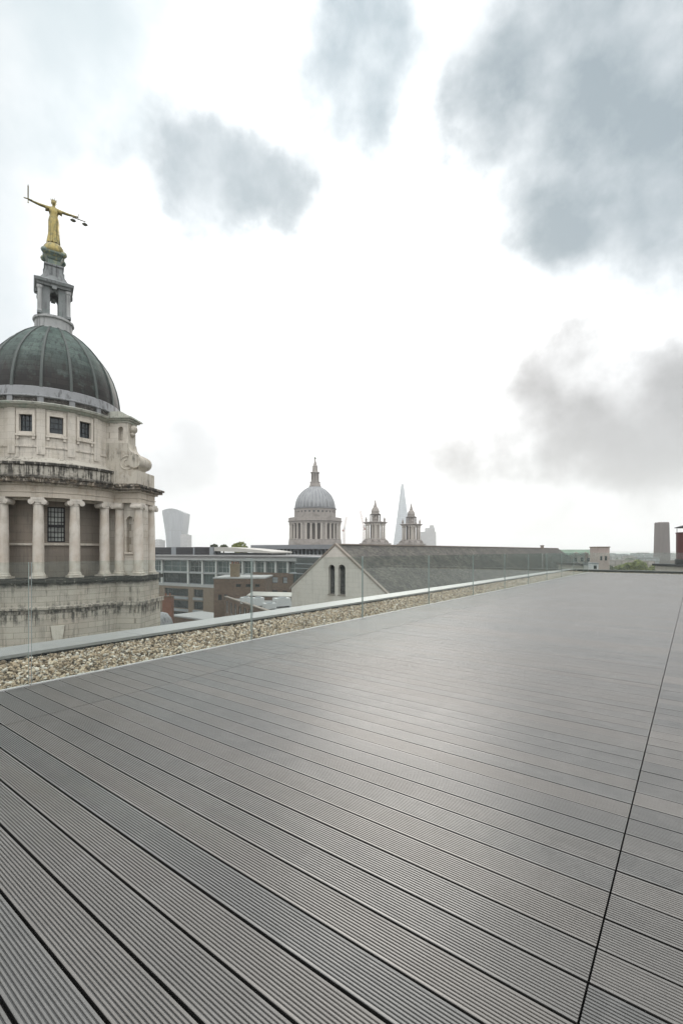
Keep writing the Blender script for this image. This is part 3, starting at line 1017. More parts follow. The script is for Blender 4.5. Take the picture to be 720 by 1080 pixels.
# lantern
m_lant = surf('lantern_stone', (.20, .21, .21), .8, .25, 1.2, streak=.6, bump=.12, dirt=(.12, .16, .145), dirt_amt=.5)
m_lant_pale = surf('lantern_pale_stone', (.34, .345, .34), .8, .25, 1.2, streak=.6, bump=.12)
lan = MB()
lan.revolve([(1.5, 19.35), (1.5, 19.5), (1.38, 19.6), (1.38, 20.3), (1.52, 20.38), (1.52, 20.55), (1.2, 20.62), (.0001, 20.62)], 16, capb=True)
lantern = ob_build(lan, 'lantern', m_lant_pale)
mb = MB()
for sx in (-1, 1):
    for sy in (-1, 1):
        mb.box(min(sx * .30, sx * .98), max(sx * .30, sx * .98), min(sy * .30, sy * .98), max(sy * .30, sy * .98), 20.6, 23.0)
        mb.box(min(sx * .85, sx * 1.2), max(sx * .85, sx * 1.2), min(sy * .85, sy * 1.2), max(sy * .85, sy * 1.2), 20.602, 20.8)
arc = [(-.302, 22.4)] + [(-.30 * math.cos(PI * k / 10), 22.4 + .34 * math.sin(PI * k / 10)) for k in range(11)] + [(.302, 22.4), (.302, 23.0), (-.302, 23.0)]
for s in (-1, 1):
    mb.prism(lambda a, z, d_: Vector((a, d_, z)), arc, s * .45, s * .9)
    mb.prism(lambda a, z, d_: Vector((d_, a, z)), arc, s * .45, s * .9)
ob_build(mb, 'lantern_piers', m_lant, lantern, zoff=ZO)
for sx in (-1, 1):
    for sy in (-1, 1):
        mb = MB()
        mb.revolve([(.19, 20.8), (.16, 20.9), (.15, 22.6), (.2, 22.7), (.22, 22.9)], 14, sx * 1.02, sy * 1.02)
        ob_build(mb, 'lantern_column', m_lant_pale, lantern, zoff=ZO)
for sx, sy in ((1, 0), (-1, 0), (0, 1), (0, -1)):
    mb = MB()
    mb.box(min(sx * 1.0, sx * 1.38) if sx else -.16, max(sx * 1.0, sx * 1.38) if sx else .16, min(sy * 1.0, sy * 1.38) if sy else -.16, max(sy * 1.0, sy * 1.38) if sy else .16, 22.75, 23.0)
    ob_build(mb, 'lantern_console', m_lant, lantern, zoff=ZO)
mb = MB()
mb.square([(1.18, 23.002), (1.22, 23.15), (1.36, 23.22), (1.42, 23.42), (1.24, 23.52), (.96, 23.72), (.76, 24.1), (.65, 24.6), (.62, 24.92), (.72, 24.98), (.72, 25.12), (.42, 25.16)])
for s in (-1, 1):
    mb.box(-.12, .12, min(s * .5, s * .78), max(s * .5, s * .78), 23.9, 24.8)
    mb.box(min(s * .5, s * .78), max(s * .5, s * .78), -.12, .12, 23.9, 24.8)
ob_build(mb, 'lantern_roof', m_lant, lantern, zoff=ZO)
m_green = surf('green_bronze', (.13, .17, .15), .5, .4, 2.5, metal=.3, dirt=(.45, .38, .14), dirt_amt=.6)
mb = MB()
mb.square([(.5, 25.1), (.42, 25.3), (.42, 25.6), (.5, 25.68), (.58, 25.85), (.78, 26.08), (.80, 26.2), (.55, 26.3)])
for sx in (-1, 1):
    for sy in (-1, 1):
        mb.ball((sx * .70, sy * .70, 26.10), .25, 10, 7)
ob_build(mb, 'pedestal', m_green, lantern, zoff=ZO)
m_gold, t, b = new_mat('gilding')
P = t.n('ShaderNodeTexCoord').outputs['Object']
n1 = t.noise(P, 3.2, 5, .65)
c = t.mix(t.ramp(n1, .42, .7), (.25, .20, .075, 1), (.12, .11, .055, 1))
c = t.mix(t.math('MULTIPLY', t.ramp(t.noise(t.stretch(P, (4, 4, .9)), 1.3, 4, .6), .56, .7), .7), c, (.085, .095, .06, 1))
t.link(c, b.inputs['Base Color'])
b.inputs['Roughness'].default_value = .34
b.inputs['Metallic'].default_value = .8
mb = MB(); mb.ball((0, 0, 26.42), .82, 24, 14); ob_build(mb, 'globe', m_gold, lantern, smooth=True, zoff=ZO)

# ------------------------------------------------------------------ gilded figure
SF = 27.18
st = thing('statue', 'gilded robed female figure with raised sword and scales atop the dome lantern', 'statue', (AX, AY, SF), ROT)


def skin(name, nodes, edges, mat, parent, sub=2):
    me = bpy.data.meshes.new(name)
    me.from_pydata([n[:3] for n in nodes], edges, [])
    o = bpy.data.objects.new(name, me)
    COL.objects.link(o)
    mod = o.modifiers.new('skin', 'SKIN')
    mod.use_smooth_shade = True
    for sv_, n in zip(me.skin_vertices[0].data, nodes):
        rr = n[3]
        sv_.radius = rr if isinstance(rr, tuple) else (rr, rr)
    me.skin_vertices[0].data[0].use_root = True
    o.modifiers.new('sub', 'SUBSURF').levels = sub
    o.modifiers['sub'].render_levels = sub
    dg = bpy.context.evaluated_depsgraph_get()
    me2 = bpy.data.meshes.new_from_object(o.evaluated_get(dg))
    me2.name = name
    bpy.data.objects.remove(o)
    bpy.data.meshes.remove(me)
    o = bpy.data.objects.new(name, me2)
    me2.materials.clear()
    me2.materials.append(mat)
    for p_ in me2.polygons: p_.use_smooth = True
    COL.objects.link(o)
    adopt(o, parent, True)
    return o


S = 3.66 / 1.70                             # figure is over life size
nodes, edges = [], []


def jt(x, y, z, r, par=None):
    nodes.append((x * S, y * S, z * S, (r[0] * S, r[1] * S) if isinstance(r, tuple) else r * S))
    if par is not None: edges.append((par, len(nodes) - 1))
    return len(nodes) - 1


pel = jt(0, 0, .93, (.15, .11))
wai = jt(0, -.01, 1.08, (.115, .09), pel)
che = jt(0, 0, 1.25, (.145, .105), wai)
shd = jt(0, .01, 1.37, (.10, .08), che)
nk = jt(0, .0, 1.45, .05, shd)
hd0 = jt(0, -.015, 1.53, (.062, .072), nk)
hd = jt(0, -.02, 1.60, (.088, .098), hd0)
jt(0, -.01, 1.665, (.055, .065), hd)
for s in (-1, 1):
    hip = jt(s * .09, 0, .85, .095, pel)
    kn = jt(s * .085, -.02, .46, .062, hip)
    an = jt(s * .08, .02, .08, .042, kn)
    jt(s * .085, -.10, .035, .032, an)
    lift = .015 if s < 0 else .0
    sh = jt(s * .18, .0, 1.36, .062, shd)
    el = jt(s * .46, -.02, 1.335 + lift, .054, sh)
    wr = jt(s * .72, -.05, 1.335 + lift * 2, .038, el)
    pm = jt(s * .80, -.06, 1.335 + lift * 2, (.036, .026), wr)
    for i_, (ln, off) in enumerate(((.052, -.024), (.058, -.008), (.054, .008), (.042, .022))):
        a1 = jt(s * (.80 + ln * .55), -.06 + off, 1.332 + lift * 2, .0085, pm)
        jt(s * (.80 + ln * .75), -.075 + off, 1.300 + lift * 2, .0075, a1)
    th1 = jt(s * .79, -.10, 1.345 + lift * 2, .010, pm)
    jt(s * .82, -.115, 1.33 + lift * 2, .008, th1)
body = skin('body', nodes, edges, m_gold, st, 2)
# face: nose, brow, eyes and mouth on the head
mb = MB()
mb.hexa([tuple(q * S for q in p_) for p_ in ((-.014, -.105, 1.575), (.014, -.105, 1.575), (.010, -.10, 1.575), (-.010, -.10, 1.575), (-.006, -.100, 1.62), (.006, -.100, 1.62), (.006, -.09, 1.62), (-.006, -.09, 1.62))])
for s in (-1, 1):
    mb.ball((s * .03 * S, -.092 * S, 1.612 * S), .013 * S, 10, 6)
mb.ball((0, -.094 * S, 1.553 * S), .017 * S, 10, 6, sx=1.4, sz=.45)
mb.build('face', m_gold, st, local=True, smooth=True)
mb = MB()                                   # hair as a rolled cap behind the face
mb.ball((0, .02 * S, 1.62 * S), .096 * S, 16, 10, sx=1.0, sy=1.0)
mb.ball((0, .10 * S, 1.57 * S), .05 * S, 12, 8)
mb.build('hair', m_gold, st, local=True, smooth=True)
mb = MB()
mb.revolve([(.088 * S, 1.655 * S), (.092 * S, 1.69 * S), (.085 * S, 1.69 * S)], 20)
for k_ in range(8):
    a = 2 * PI * k_ / 8 + .2
    mb.tube((.088 * S * math.cos(a), .088 * S * math.sin(a), 1.68 * S), (.125 * S * math.cos(a), .125 * S * math.sin(a), 1.76 * S), .011 * S, .003 * S, 6)
mb.build('crown', m_gold, st, local=True)
mb = MB()                                   # robe with folds
rows = [(0.0, .215, .185), (.10, .205, .175), (.35, .185, .155), (.6, .18, .15), (.85, .185, .145), (.97, .165, .13), (1.08, .135, .108), (1.2, .165, .135), (1.3, .175, .125), (1.38, .145, .10), (1.415, .085, .075)]
na = 64
vs_ = []
for z, rx, ry in rows:
    for i in range(na):
        a = 2 * PI * i / na
        fold = 1 + (.12 * math.sin(9 * a + z * 1.5) + .06 * math.sin(17 * a + 2 - z * 2)) * max(0, 1 - z / 1.15) + .035 * math.sin(11 * a + 9 * z)
        vs_.append((rx * math.cos(a) * fold * S, ry * math.sin(a) * fold * S, z * S))
mb.add(vs_, [(k * na + i, k * na + (i + 1) % na, (k + 1) * na + (i + 1) % na, (k + 1) * na + i) for k in range(len(rows) - 1) for i in range(na)])
for s in (-1, 1):                           # short hanging sleeves
    sl = [(s * .13, .07), (s * .20, .085), (s * .28, .085)]
    ring = lambda x, r, dz: [(x * S, r * math.cos(2 * PI * i / 16) * S, (1.35 - dz + r * math.sin(2 * PI * i / 16) * (1.5 if math.sin(2 * PI * i / 16) < 0 else .9)) * S) for i in range(16)]
    q = ring(*sl[0], 0) + ring(*sl[1], .01) + ring(*sl[2], .03)
    mb.add(q, [(k * 16 + i, k * 16 + (i + 1) % 16, (k + 1) * 16 + (i + 1) % 16, (k + 1) * 16 + i) for k in range(2) for i in range(16)])
mb.build('robe', m_gold, st, local=True, smooth=60)
m_steel = surf('dull_bronze', (.16, .15, .12), .45, .2, 3, metal=.6, bump=0)
hx_ = -.835 * S
hz_ = 1.35 * S
mb = MB()
mb.box(hx_ - .05 * S, hx_ + .05 * S, -.09 * S - .008, -.09 * S + .008, hz_ + .03 * S, hz_ + .52 * S)
mb.hexa([(hx_ - .035 * S, -.09 * S - .008, hz_ + .52 * S), (hx_ + .035 * S, -.09 * S - .008, hz_ + .52 * S), (hx_ + .035 * S, -.09 * S + .008, hz_ + .52 * S), (hx_ - .035 * S, -.09 * S + .008, hz_ + .52 * S),
         (hx_ - .004, -.09 * S - .004, hz_ + .60 * S), (hx_ + .004, -.09 * S - .004, hz_ + .60 * S), (hx_ + .004, -.09 * S + .004, hz_ + .60 * S), (hx_ - .004, -.09 * S + .004, hz_ + .60 * S)])
sw = mb.build('sword', m_steel, st, local=True)
for v_ in sw.data.vertices:                  # slim blade
    v_.co.x = hx_ + (v_.co.x - hx_) * .5
mb = MB()
mb.tube((hx_ - .14 * S, -.09 * S, hz_ + .02 * S), (hx_ + .14 * S, -.09 * S, hz_ + .02 * S), .022 * S, n=8)
mb.tube((hx_, -.09 * S, hz_ + .03 * S), (hx_, -.09 * S, hz_ - .10 * S), .014 * S, n=8)
mb.ball((hx_, -.09 * S, hz_ - .115 * S), .024 * S, 10, 6)
mb.build('hilt', m_gold, sw, local=True)
gx, gz = .835 * S, 1.33 * S
mb = MB()
mb.tube((gx, -.09 * S, gz + .09 * S), (gx, -.09 * S, gz - .10 * S), .012 * S, n=8)
mb.tube((gx - .20 * S, -.09 * S, gz - .075 * S), (gx + .26 * S, -.09 * S, gz - .085 * S), .02 * S, n=8)
mb.ball((gx, -.09 * S, gz + .10 * S), .022 * S, 10, 6)
scl = mb.build('scales', m_steel, st, local=True)
for x_ in (gx - .18 * S, gx + .235 * S):
    mb = MB()
    zt, zb = gz - .08 * S, gz - .20 * S
    for k_ in range(3):
        a = 2 * PI * k_ / 3
        mb.tube((x_, -.09 * S, zt), (x_ + .095 * S * math.cos(a), (-.09 + .095 * math.sin(a)) * S, zb), .003 * S, n=5)
    mb.revolve([(.0001, zb - .045 * S), (.06 * S, zb - .035 * S), (.105 * S, zb), (.098 * S, zb), (.055 * S, zb - .025 * S), (.0001, zb - .032 * S)], 20, x_, -.09 * S)
    mb.build('pan', m_steel, scl, local=True)

# ------------------------------------------------------------------ gabled hall beside the terrace
gl_ = Vector((-5.23, 49.0, 0))              # left foot of the gable
gr_ = Vector((4.0, 42.0, 0))
GW = (gr_ - gl_).length
GL = 92.0
ga = (gr_ - gl_).normalized()               # along the gable, left to right
gb = Vector((-ga.y, ga.x, 0))               # into the building
EAVE, RIDGE = -2.56, 1.84
hall = thing('gabled_hall', 'long hall with pale rendered gable, twin arched windows and mossy slate roof', 'hall', (gl_ + gr_) / 2 + gb * 20 + Vector((0, 0, GROUND)))
m_rend = surf('pale_render', (.52, .49, .445), .9, .10, .35, bricks=(1.1, .45, .006, 'box', .02), streak=.18, dirt=(.40, .36, .30), dirt_amt=.45)
m_rake = surf('rake_coping', (.24, .21, .18), .85, .2, 1.5, streak=.3)
gfn = lambda u, z, d: gl_ + ga * (u + GW / 2) + gb * d + Vector((0, 0, z))
top = lambda u: RIDGE - .12 - (RIDGE - EAVE) * abs(u) / (GW / 2)
uw = [u_of(plane_map(gl_, gr_), px) - GW / 2 for px in (346.3, 353.0, 356.6, 364.0)]
mb = MB()
mb.arch_wall(gfn, -GW / 2, GW / 2, -13, 0, [(uw[0], uw[1], -3.05, -.55), (uw[2], uw[3], -3.05, -.55)], .45, top=top, back=False)
mb.box
fl = lambda u, z, d: gfn(u, z, d)
mb.face([fl(-GW / 2, GROUND, 0), fl(GW / 2, GROUND, 0), fl(GW / 2, -13, 0), fl(-GW / 2, -13, 0)])
for s in (-1, 1):
    mb.face([fl(s * GW / 2, GROUND, 0), fl(s * GW / 2, GROUND, GL), fl(s * GW / 2, EAVE - .1, GL), fl(s * GW / 2, EAVE - .1, 0)])
mb.face([fl(-GW / 2, GROUND, GL), fl(GW / 2, GROUND, GL), fl(GW / 2, EAVE - .1, GL), fl(0, RIDGE - .1, GL), fl(-GW / 2, EAVE - .1, GL)])
mb.build('wall', m_rend, hall)
m_void_glass = pane_mat('dark_leaded_glass', (.018, .019, .02), .25, .6, 3)
for a, b_ in ((uw[0], uw[1]), (uw[2], uw[3])):
    r = (b_ - a) / 2
    c_ = (a + b_) / 2
    mb = MB()
    ring = [(a, -3.05)] + [(c_ - r * math.cos(PI * k / 12), -.55 + r * math.sin(PI * k / 12)) for k in range(13)] + [(b_, -3.05)]
    ring2 = [(c_ + (p - c_) * .88, -1.6 + (q + 1.6) * .975) for p, q in ring]
    for (p, q), (p2, q2), (p3, q3), (p4, q4) in zip(ring, ring[1:] + ring[:1], ring2[1:] + ring2[:1], ring2):
        mb.face([gfn(p, q, .30), gfn(p2, q2, .30), gfn(p3, q3, .30), gfn(p4, q4, .30)])
    mb.mbox(lambda x, d, z: gfn(x, z, d), a - .06, b_ + .06, -.07, .1, -3.17, -3.05)
    w_ = mb.build('arched_window', m_rake, hall)
    mb = MB(); mb.face([gfn(p, q, .36) for p, q in ring]); o = mb.build('pane', m_void_glass, w_)
    mb = MB()
    for z in (-2.6, -2.1, -1.6, -1.1, -.6): mb.mbox(lambda x, d, z_: gfn(x, z_, d), a + .03, b_ - .03, .325, .355, z - .012, z + .012)
    mb.mbox(lambda x, d, z_: gfn(x, z_, d), c_ - .012, c_ + .012, .32, .35, -3.04, -.3)
    mb.build('glazing_bars', m_frame_dark, w_)
# roof slopes
m_slate, t, b = new_mat('mossy_slates')
P = t.n('ShaderNodeTexCoord').outputs['Object']
du = t.vmath('DOT_PRODUCT', P, tuple(gb))
dw = t.vmath('DOT_PRODUCT', P, tuple(ga))
zz = t.sep(P)[2]
br = t.n('ShaderNodeTexBrick')
t.link(t.comb(du, t.math('MULTIPLY', zz, 1.7)), br.inputs['Vector'])
for nme, v_ in (('Scale', 1), ('Brick Width', .32), ('Row Height', .26), ('Mortar Size', .012), ('Color1', (.55, .55, .55, 1)), ('Color2', (1.4, 1.4, 1.4, 1)), ('Mortar', (.45, .45, .45, 1))):
    br.inputs[nme].default_value = v_
n1 = t.noise(P, .45, 6, .7)
n2 = t.noise(P, 2.6, 5, .7)
n3 = t.noise(t.stretch(P, (.9, .9, .18)), 1.1, 4, .6)
c = t.mix(t.ramp(n1, .38, .64), (.046, .043, .038, 1), (.092, .085, .07, 1))
c = t.mix(t.math('MULTIPLY', t.ramp(n2, .5, .66), .7), c, (.06, .062, .042, 1))
c = t.mix(t.math('MULTIPLY', t.ramp(n3, .54, .68), .6), c, (.035, .033, .03, 1))
c = t.mix(t.math('MULTIPLY', t.ramp(t.noise(t.vmath('ADD', P, (5, 5, 5)), 7, 3, .7), .62, .72), .6), c, (.16, .155, .13, 1))
c = t.mix(1, c, br.outputs['Color'], 'MULTIPLY')
t.link(c, b.inputs['Base Color'])
b.inputs['Roughness'].default_value = .72
bp = t.n('ShaderNodeBump')
bp.inputs['Strength'].default_value = .5
bp.inputs['Distance'].default_value = .04
t.link(t.math('SUBTRACT', n2, t.math('MULTIPLY', br.outputs['Fac'], 1.5)), bp.inputs['Height'])
t.link(bp.outputs[0], b.inputs['Normal'])
for s in (-1, 1):
    mb = MB()
    e = GW / 2 + .25
    ez = RIDGE - (RIDGE - EAVE) * e / (GW / 2)
    q = [fl(0, RIDGE - .12, .30), fl(s * e, ez - .12, .30), fl(s * e, ez - .12, GL + .2), fl(0, RIDGE - .12, GL + .2), fl(0, RIDGE, .30), fl(s * e, ez, .30), fl(s * e, ez, GL + .2), fl(0, RIDGE, GL + .2)]
    mb.hexa(q)
    mb.build('roof', m_slate, hall)
    mb = MB()
    q = [fl(0, RIDGE - .10, -.06), fl(s * e, ez - .10, -.06), fl(s * e, ez - .10, .295), fl(0, RIDGE - .10, .295), fl(0, RIDGE + .13, -.06), fl(s * e, ez + .10, -.06), fl(s * e, ez + .10, .295), fl(0, RIDGE + .13, .295)]
    mb.hexa(q)
    mb.build('rake_coping', m_rake, hall)
mb = MB(); mb.mbox(lambda a_, d, z: gfn(a_, z, d), -.16, .16, .31, GL + .2, RIDGE - .05, RIDGE + .07); mb.build('ridge_tiles', m_rake, hall)
mb = MB(); mb.mbox(lambda a_, d, z: gfn(a_, z, d), -.3, .3, 76.5, 77.2, RIDGE - .4, RIDGE + .55); mb.mbox(lambda a_, d, z: gfn(a_, z, d), -.38, .38, 76.4, 77.3, RIDGE + .552, RIDGE + .65); mb.build('chimney', m_rake, hall)

# ------------------------------------------------------------------ long office block
m_conc = surf('pale_concrete', (.29, .29, .285), .8, .1, .3, streak=.2)
m_white = surf('white_pier', (.44, .44, .425), .7, .08, .5, streak=.15)
m_grey = surf('grey_spandrel', (.20, .215, .225), .6, .1, .4)
m_louv = surf('dark_louvre', (.035, .036, .04), .6, .3, .5, bricks=(4, .28, .05, 'box', .2))
m_bk_tan = surf('tan_brick', (.175, .135, .10), .9, .14, .5, bricks=(.45, .15, .012, 'box', .18), streak=.2)
m_bk_brown = surf('brown_brick', (.125, .085, .062), .9, .18, .6, bricks=(.45, .15, .012, 'box', .22), streak=.25)
m_bk_red = surf('red_brick', (.17, .075, .048), .9, .18, .6, bricks=(.45, .15, .012, 'box', .2))
m_off_pane = pane_mat('office_glass', (.05, .07, .07), .12, .75, .35)
m_off_dark = pane_mat('office_dark_glass', (.018, .023, .025), .12, .7, .5)

of0, of1 = at(150, 590, 142), at(322, 590, 113)
off = plane_map(of0, of1)
YM = 130.0
zpx = lambda py, Y=YM: CAMZ + (HY - py) / F * Y
uo = lambda px: u_of(off, px)
office = thing('office_block', 'long grey office block with white piers, brick lower storeys and louvred roof plant', 'office block', (off(off.len / 2, GROUND, 6)))


def windows(parent, fn, lst, dep, fmat, pmat, fw=.09, nu=3, nz=2):
    for (u0, u1, z0, z1) in lst:
        mb = MB()
        k_ = max(1, min(nu, int((u1 - u0) / 1.1)))
        bars(mb, fn, u0, u1, z0, z1, dep - .12, fw, k_, nz)
        w_ = mb.build('window', fmat, parent)
        mb = MB()
        mb.face([fn(u0, z0, dep - .05), fn(u1, z0, dep - .05), fn(u1, z1, dep - .05), fn(u0, z1, dep - .05)])
        mb.build('pane', random.choice(pmat) if isinstance(pmat, list) else pmat, w_)


piers = [157, 171.5, 199, 214, 228.5, 243.5, 256.5, 269.3, 280, 291.3, 304, 316]
r1 = [(uo(a) + .30, uo(b_) - .30, zpx(603.5), zpx(591.6)) for a, b_ in zip(piers, piers[1:])]
r2 = [(uo(a) + .30, uo(b_) - .30, zpx(615.8), zpx(605.3)) for a, b_ in zip(piers[:6], piers[1:7])]
low = [(uo(a), uo(b_), zpx(z0), zpx(z1)) for a, b_ in ((160, 169), (174.5, 199.3), (205, 215)) for z0, z1 in ((630, 621.8), (643.2, 634.5), (656, 647))]
rb = [(uo(a), uo(b_), zpx(z0), zpx(z1)) for a, b_ in ((278.5, 282.5), (287.3, 293.6), (298.5, 303.5)) for z0, z1 in ((611.5, 605.6), (624, 618.2))]
zs0 = GROUND
mb = MB()
mb.wall(off, [0, off.len], [zpx(618.5), zpx(590.8)], r1 + r2, .45)
for u in (0, off.len): mb.face([off(u, GROUND, 0), off(u, GROUND, 14), off(u, zpx(590.8), 14), off(u, zpx(590.8), 0)])
mb.build('facade', m_grey, office, weld=True)
mb = MB()
mb.wall(lambda u, z, d: off(u, z, d - .25), [0, uo(266)], [GROUND, zpx(618.5)], low, .5)
mb.build('lower_wall', m_bk_tan, office)
mb = MB()
mb.wall(lambda u, z, d: off(u, z, d - .3), [uo(266), off.len], [GROUND, zpx(601.8)], rb, .5)
mb.face([off(uo(266), GROUND, -.3), off(uo(266), GROUND, .2), off(uo(266), zpx(601.8), .2), off(uo(266), zpx(601.8), -.3)])
mb.face([off(uo(266), zpx(601.8), -.3), off(off.len, zpx(601.8), -.3), off(off.len, zpx(601.8), .2), off(uo(266), zpx(601.8), .2)])
mb.build('brick_wall', m_bk_brown, office)
offm = lambda u, d, z: off(u, z, d)
for px in piers[1:]:
    mb = MB(); mb.mbox(offm, uo(px) - .28, uo(px) + .28, -.32, .1, zpx(618.3) if px < 260 else zpx(601.6), zpx(590.9)); mb.build('pier', m_white, office)
mb = MB()
mb.mbox(offm, -.5, off.len + .4, -1.1, 1.0, zpx(590.6), zpx(589.2))
mb.mbox(offm, -.3, off.len + .2, -.75, 1.0, zpx(589.18), zpx(586.6))
mb.mbox(offm, -.6, off.len + .5, -1.2, 15, zpx(586.58), zpx(585.2))
mb.build('cornice', m_conc, office)
mb = MB()
mb.mbox(offm, 0, uo(266), -.36, .1, zpx(605.0), zpx(603.9))
mb.mbox(offm, 0, uo(266), -.4, -.2, zpx(619.2), zpx(616.4))
mb.build('spandrel_band', m_conc, office)
windows(office, off, r1, .45, m_frame_lt, [m_off_pane, m_off_pane, m_off_dark], .08, 3, 2)
windows(office, off, r2, .45, m_frame_dark, [m_off_dark, m_off_pane], .12, 5, 2)
windows(office, lambda u, z, d: off(u, z, d - .25), low, .45, m_frame_dark, m_off_dark, .12, 6, 2)
windows(office, lambda u, z, d: off(u, z, d - .3), rb, .4, m_frame_dark, m_off_dark, .12, 3, 2)
for a, b_ in ((174.5, 199.3), (205, 215)):
    for z0 in (633, 646.3):
        mb = MB(); mb.mbox(offm, uo(a) - .1, uo(b_) + .1, -.5, -.255, zpx(z0), zpx(z0 - 2.6)); mb.build('spandrel_panel', m_grey, office)
# roof plant screen
for a, b_ in ((158, 178), (183.4, 201), (203, 218.4)):
    mb = MB(); mb.mbox(offm, uo(a), uo(b_), .8, 4, zpx(585.19), zpx(577)); mb.build('louvre_panel', m_louv, office)
for a, b_ in ((178.1, 183.3), (201.1, 202.9), (218.5, 222)):
    mb = MB(); mb.mbox(offm, uo(a), uo(b_), .9, 4, zpx(585.19), zpx(576.8)); mb.build('plant_screen_post', m_grey, office)
m_pale_roof = surf('pale_roof_sheet', (.37, .36, .33), .6, .08, .4, streak=.1)
mb = MB()
a0, a1 = uo(222.5), uo(284)
prof_ = []
for k_ in range(13):
    f_ = k_ / 12
    prof_.append((a0 + (a1 - a0) * f_, zpx(581.8) + (zpx(577.1) - zpx(581.8)) * (1 - f_ ** 1.7)))
mb.prism(lambda u, z, d: off(u, z, d), prof_ + [(a1, zpx(583.3)), (a0, zpx(581.2))], 1.2, 10)
mb.build('curved_roof', m_pale_roof, office)
mb = MB(); mb.mbox(offm, a0 + .2, a1 - 1.5, 1.9, 9, zpx(585.19), zpx(582.9)); mb.build('roof_storey', m_off_dark, office)

# ------------------------------------------------------------------ glass building behind
gb0, gb1 = at(267.5, 580, 168), at(372, 580, 150)
gf = plane_map(gb0, gb1)
glass_b = thing('glass_building', 'dark glass building with broad grey roof fascia and fine mullions', 'office block', gf(gf.len / 2, GROUND, 8))
z2 = lambda py: zpx(py, 158)
gfm = lambda u, d, z: gf(u, z, d)
m_fascia = surf('grey_fascia', (.17, .18, .19), .45, .1, .4, spec=.5)
mb = MB(); mb.mbox(gfm, -.6, gf.len, -.9, 18, z2(579.0), z2(574.6)); mb.build('fascia', m_fascia, glass_b)
mb = MB(); mb.mbox(gfm, .1, gf.len, 0, 17, GROUND, z2(579.02)); mb.build('glazing', m_off_dark, glass_b)
for k_ in range(26):
    u = gf.len * (k_ + .5) / 26
    mb = MB(); mb.mbox(gfm, u - .09, u + .09, -.35, -.01, z2(600), z2(579.05)); mb.build('mullion', m_grey, glass_b)
for py in (587.3, 594.5):
    mb = MB(); mb.mbox(gfm, .1, gf.len, -.5, -.36, z2(py + .9), z2(py)); mb.build('floor_band', m_conc, glass_b)

gc0, gc1 = at(312.5, 600, 104), at(345, 600, 96)
gc = plane_map(gc0, gc1)
z3 = lambda py: zpx(py, 100)
gcm = lambda u, d, z: gc(u, z, d)
gb2 = thing('glass_annexe', 'dark glazed annexe with pale floor bands beside the left slope of the gable', 'office block', gc(gc.len / 2, GROUND, 5))
mb = MB(); mb.mbox(gcm, 0, gc.len, 0, 6, z3(606), z3(588.2)); mb.build('upper_glazing', m_off_dark, gb2)
mb = MB(); mb.mbox(gcm, -2.2, gc.len, .8, 7, GROUND, z3(606.02)); mb.build('lower_glazing', m_off_pane, gb2)
for py, h_ in ((588.2, 1.1), (595.4, 1.0), (600.2, .6), (606.3, 1.2)):
    mb = MB(); mb.mbox(gcm, -.25 if py < 605 else -2.5, gc.len, -.25, 5.5, z3(py), z3(py - h_)); mb.build('floor_band', m_grey if py > 590 else m_fascia, gb2)
for k_ in range(9):
    u = -2.1 + (gc.len + 2) * k_ / 9
    mb = MB(); mb.mbox(gcm, u - .05, u + .05, .68, .79, z3(622), z3(606.1)); mb.build('mullion', m_frame_dark, gb2)

# ------------------------------------------------------------------ brick block with chimney, and its low wing
bk = plane_map((-21.6, 79.0), (-12.9, 79.0))
z4 = lambda py: zpx(py, 79)
bkm = lambda u, d, z: bk(u, z, d)
brick = thing('brick_block', 'brown brick block with stone capped parapet and a stout chimney, below the offices', 'brick building', bk(4.3, GROUND, 4))
ub = lambda px: u_of(bk, px)
wl = [(ub(a), ub(b_), z4(619.2), z4(616)) for a, b_ in ((248.6, 254.2), (259, 264.3), (268.6, 274))]
wl += [(ub(a), ub(a + 4), z4(633), z4(627)) for a in (230, 236)]
mb = MB()
mb.wall(bk, [0, bk.len], [GROUND, z4(610.4)], wl, .3)
for u in (0, bk.len): mb.face([bk(u, GROUND, 0), bk(u, GROUND, 8), bk(u, z4(610.4), 8), bk(u, z4(610.4), 0)])
mb.build('wall', m_bk_brown, brick)
mb = MB(); mb.mbox(bkm, -.12, bk.len + .12, -.12, 8.1, z4(610.38), z4(608.9)); mb.build('parapet_cap', m_conc, brick)
windows(brick, bk, wl, .3, m_frame_dark, m_off_dark, .07, 2, 1)
mb = MB(); mb.mbox(bkm, ub(241.3), ub(250), 1.0, 2.3, z4(608.88), z4(596.2)); mb.mbox(bkm, ub(240.9), ub(250.4), .93, 2.37, z4(596.18), z4(594.8)); mb.build('chimney', surf('old_stock_brick', (.17, .13, .085), .9, .2, .8, bricks=(.45, .15, .012, 'box', .2)), brick)
for a in (243, 246, 248.6):
    mb = MB(); p_ = bk(ub(a), z4(594.8), 1.6); mb.revolve([(.16, p_.z - .02), (.13, p_.z + .35), (.16, p_.z + .38)], 10, p_.x, p_.y, capt=True); mb.build('chimney_pot', m_bk_red, brick)

